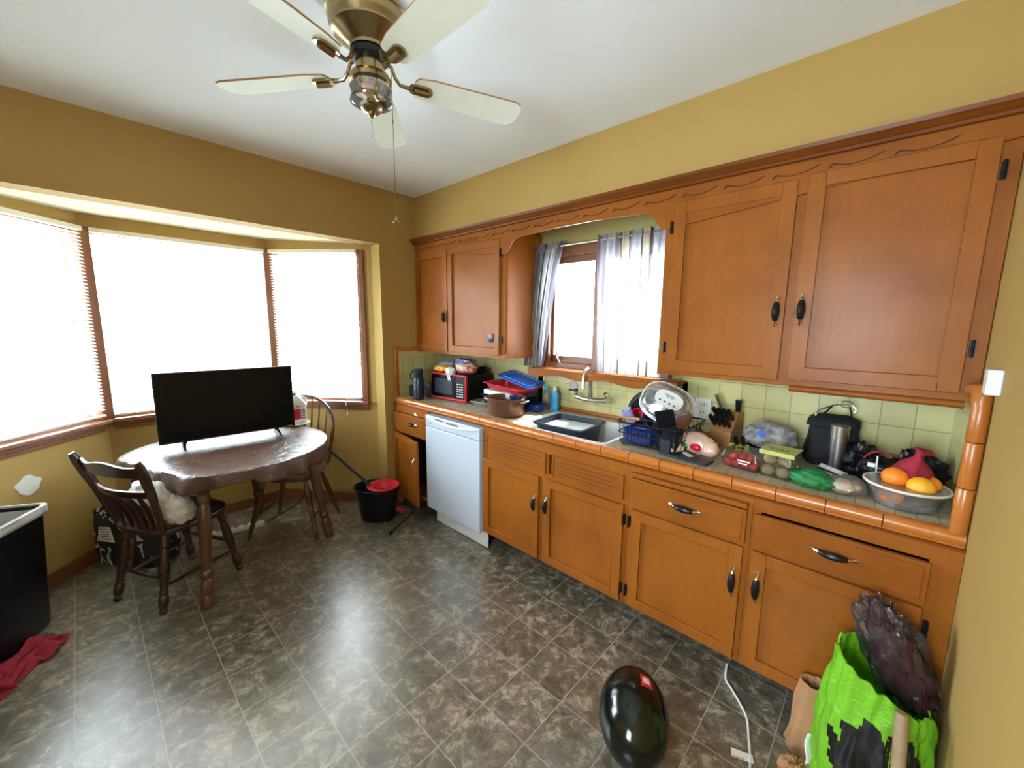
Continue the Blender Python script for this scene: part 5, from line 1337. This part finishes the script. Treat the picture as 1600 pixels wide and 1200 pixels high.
m.build('top_flap', 'blackm', r, smooth=60)
m = MB().tube([(2.755, -.16, Z+.19), (2.765, -.150, Z+.23), (2.79, -.13, Z+.268)], [.011, .010, .008], 8, flat=.4); m.build('strap', 'blackm', r)
m = MB().tube([(2.86, -.10, Z+.20), (2.855, -.105, Z+.24), (2.848, -.108, Z+.262)], [.011, .010, .008], 8, flat=.4); m.build('strap', 'blackm', r)
m = MB().tube(smoothpts([(2.735, -.15, Z+.17), (2.716, -.165, Z+.10), (2.712, -.168, Z+.04), (2.725, -.16, Z+.01)]), .006, 8)
m.build('strap', 'blackm', r)
m = MB().tube(smoothpts([(2.742, -.155, Z+.20), (2.740, -.15, Z+.235), (2.77, -.13, Z+.255), (2.81, -.11, Z+.272), (2.85, -.10, Z+.272), (2.868, -.10, Z+.255), (2.862, -.10, Z+.24)]), .003, 6)
m.tube([(2.835+.022*cos(t), -.10, Z+.275+.014*sin(t)) for t in [2*pi*i/18 for i in range(18)]], .0022, 6, closed=True)
m.build('metal_ring', 'steel', r)
r = thing('steel_tumbler', 'tall brushed steel tumbler in front of the black bag', 'tumbler', (2.822, -.215, Z))
MB().lathe([(.026, 0), (.029, .003), (.033, .18), (.0335, .200), (.031, .203), (0, .203)], (2.830, -.215, Z), 32).build('cup_body', 'steel', r)
r = thing('trash_bag', 'crumpled shiny black plastic bag right of the steel tumbler', 'bag', (2.90, -.19, Z))
m = MB(); m.blob((2.905, -.20, Z+.065), (.060, .062, .070), .30, 7, 31, 44, zmin=Z+.001); m.build('bag_film', 'black', r, smooth=35)
# green mesh bag
r = thing('mesh_bag', 'green mesh produce bag with a purple label at the counter edge', 'bag', (2.77, -.49, Z))
m = MB(TR(2.775, -.485, Z, -14)); m.blob((0, 0, .030), (.078, .048, .034), .18, 6, 5, 40, zmin=.001); m.blob((.01, .01, .045), (.045, .035, .025), .15, 6, 6, 30); m.build('mesh_net', 'greenmesh', r, smooth=60)
m = MB(TR(2.825, -.425, Z+.045, -15, 18, 10)).box(-.045, .04, -.016, .016, 0, .002, 0).box(-.045, .045, .018, .040, .003, .005, 1); m.build('label', [M.setdefault('purplelab', simple('purple label', (.05, .015, .10), .4)), 'label'], r, smooth=0)
m = MB(TR(2.825, -.425, Z+.045, -15, 18, 10)).box(-.02, .02, -.004, .004, .0022, .0028); m.build('label_print', 'label', r, smooth=0)
r = thing('onion_bag', 'clear bag of pale onions beside the fruit bowl', 'bag', (2.87, -.47, Z))
m = MB(); m.blob((2.870, -.488, Z+.028), (.036, .036, .028), .1, 4, 2, 24, zmin=Z+.001); m.blob((2.905, -.445, Z+.022), (.025, .03, .021), .1, 4, 3, 24, zmin=Z+.001); m.build('onions', 'garlic', r, smooth=60)
m = MB(); m.blob((2.880, -.470, Z+.030), (.062, .062, .036), .15, 5, 5, 30, zmin=Z+.001); m.build('clear_film', 'film', r, smooth=60)

# fruit bowl
bx_, by_ = 3.035, -.455
r = thing('fruit_bowl', 'milky plastic bowl of oranges at the right end of the counter', 'bowl', (bx_, by_, Z))
m = MB().lathe([(.070, .0005), (.080, .004), (.100, .060), (.108, .064), (.111, .070), (.109, .075)], (bx_, by_, Z), 48, sx=1.0, sy=1.0)
m.build('bowl_shell', 'film2', r, solid=.0015)
MB().tube([(bx_+.1095*cos(2*pi*i/40), by_+.1095*sin(2*pi*i/40), Z+.073) for i in range(40)], .0045, 8, closed=True).build('rim', 'cream', r)
for (x, y, z, s_, mt_, lb) in ((-.030, -.005, .092, .036, 'orange', 'deep orange fruit on top at the left of the bowl'), (.035, -.028, .080, .037, 'lemon', 'yellower orange on top at the right of the bowl'), (-.035, -.045, .038, .034, 'orange', 'orange low in the bowl seen through its side'), (.058, .028, .078, .032, 'orange', 'reddish orange half hidden at the back right of the bowl')):
    m = MB().blob((bx_+x, by_+y, Z+z), (s_, s_, s_*.93), .015, 3, 1, 32)
    o = m.build('orange', mt_); tag(o, lb, 'orange')
r = thing('net_bag', 'dark red mesh bag rising to a knot behind the oranges', 'bag', (bx_, by_+.05, Z+.06))
m = MB(TR(bx_+.01, by_+.045, Z+.075, 0, 0, 8)); m.lathe([(.0, -.03), (.04, -.028), (.062, .0), (.058, .03), (.035, .06), (.018, .085), (.016, .10), (.026, .115), (.015, .122), (0, .120)], n=28)
m.v = [v_+Vector((.016*noise.noise(v_*30), .016*noise.noise(v_*34), .010*noise.noise(v_*35))) for v_ in m.v]; m.build('mesh_net', 'dred', r, smooth=60)
bag('avocado', 'dark wrinkled avocado at the right rim of the fruit bowl', 'avocado', (bx_+.075, by_+.0, Z+.052), (.020, .027, .022), 'black', .05, 2, 26, power=1)
bag('produce_wrap', 'pale cloudy plastic wrap in the bottom of the fruit bowl', 'wrap', (bx_+.035, by_-.035, Z+.020), (.045, .040, .016), 'film', .25, 3, 30, zmin=Z+.004)
m = MB(); m.blob((3.075, -.22, Z+.07), (.075, .07, .075), .30, 6, 41, 40, zmin=Z+.001)
tag(m.build('plastic_bag', 'black', smooth=35), 'black plastic bag behind the fruit bowl in the right corner', 'bag')
m = MB(); m.blob((2.965, -.285, Z+.055), (.055, .05, .060), .25, 6, 43, 36, zmin=Z+.001)
r = thing('purse', 'small black and burgundy pouch with a white clip left of the oranges', 'pouch', (2.965, -.29, Z))
m.build('pouch_body', 'black', r, smooth=50)
MB().tube([(2.955, -.352, Z+.13), (2.957, -.356, Z+.06)], .003, 6).box(2.930, 2.952, -.356, -.346, Z+.085, Z+.100).build('white_clip', 'white', r)
m = MB().tube(smoothpts([(2.915, -.30, Z+.10), (2.94, -.295, Z+.128), (2.98, -.29, Z+.132), (3.02, -.285, Z+.12)]), [.006]*19, 8, flat=.5); m.build('burgundy_trim', 'dred', r)
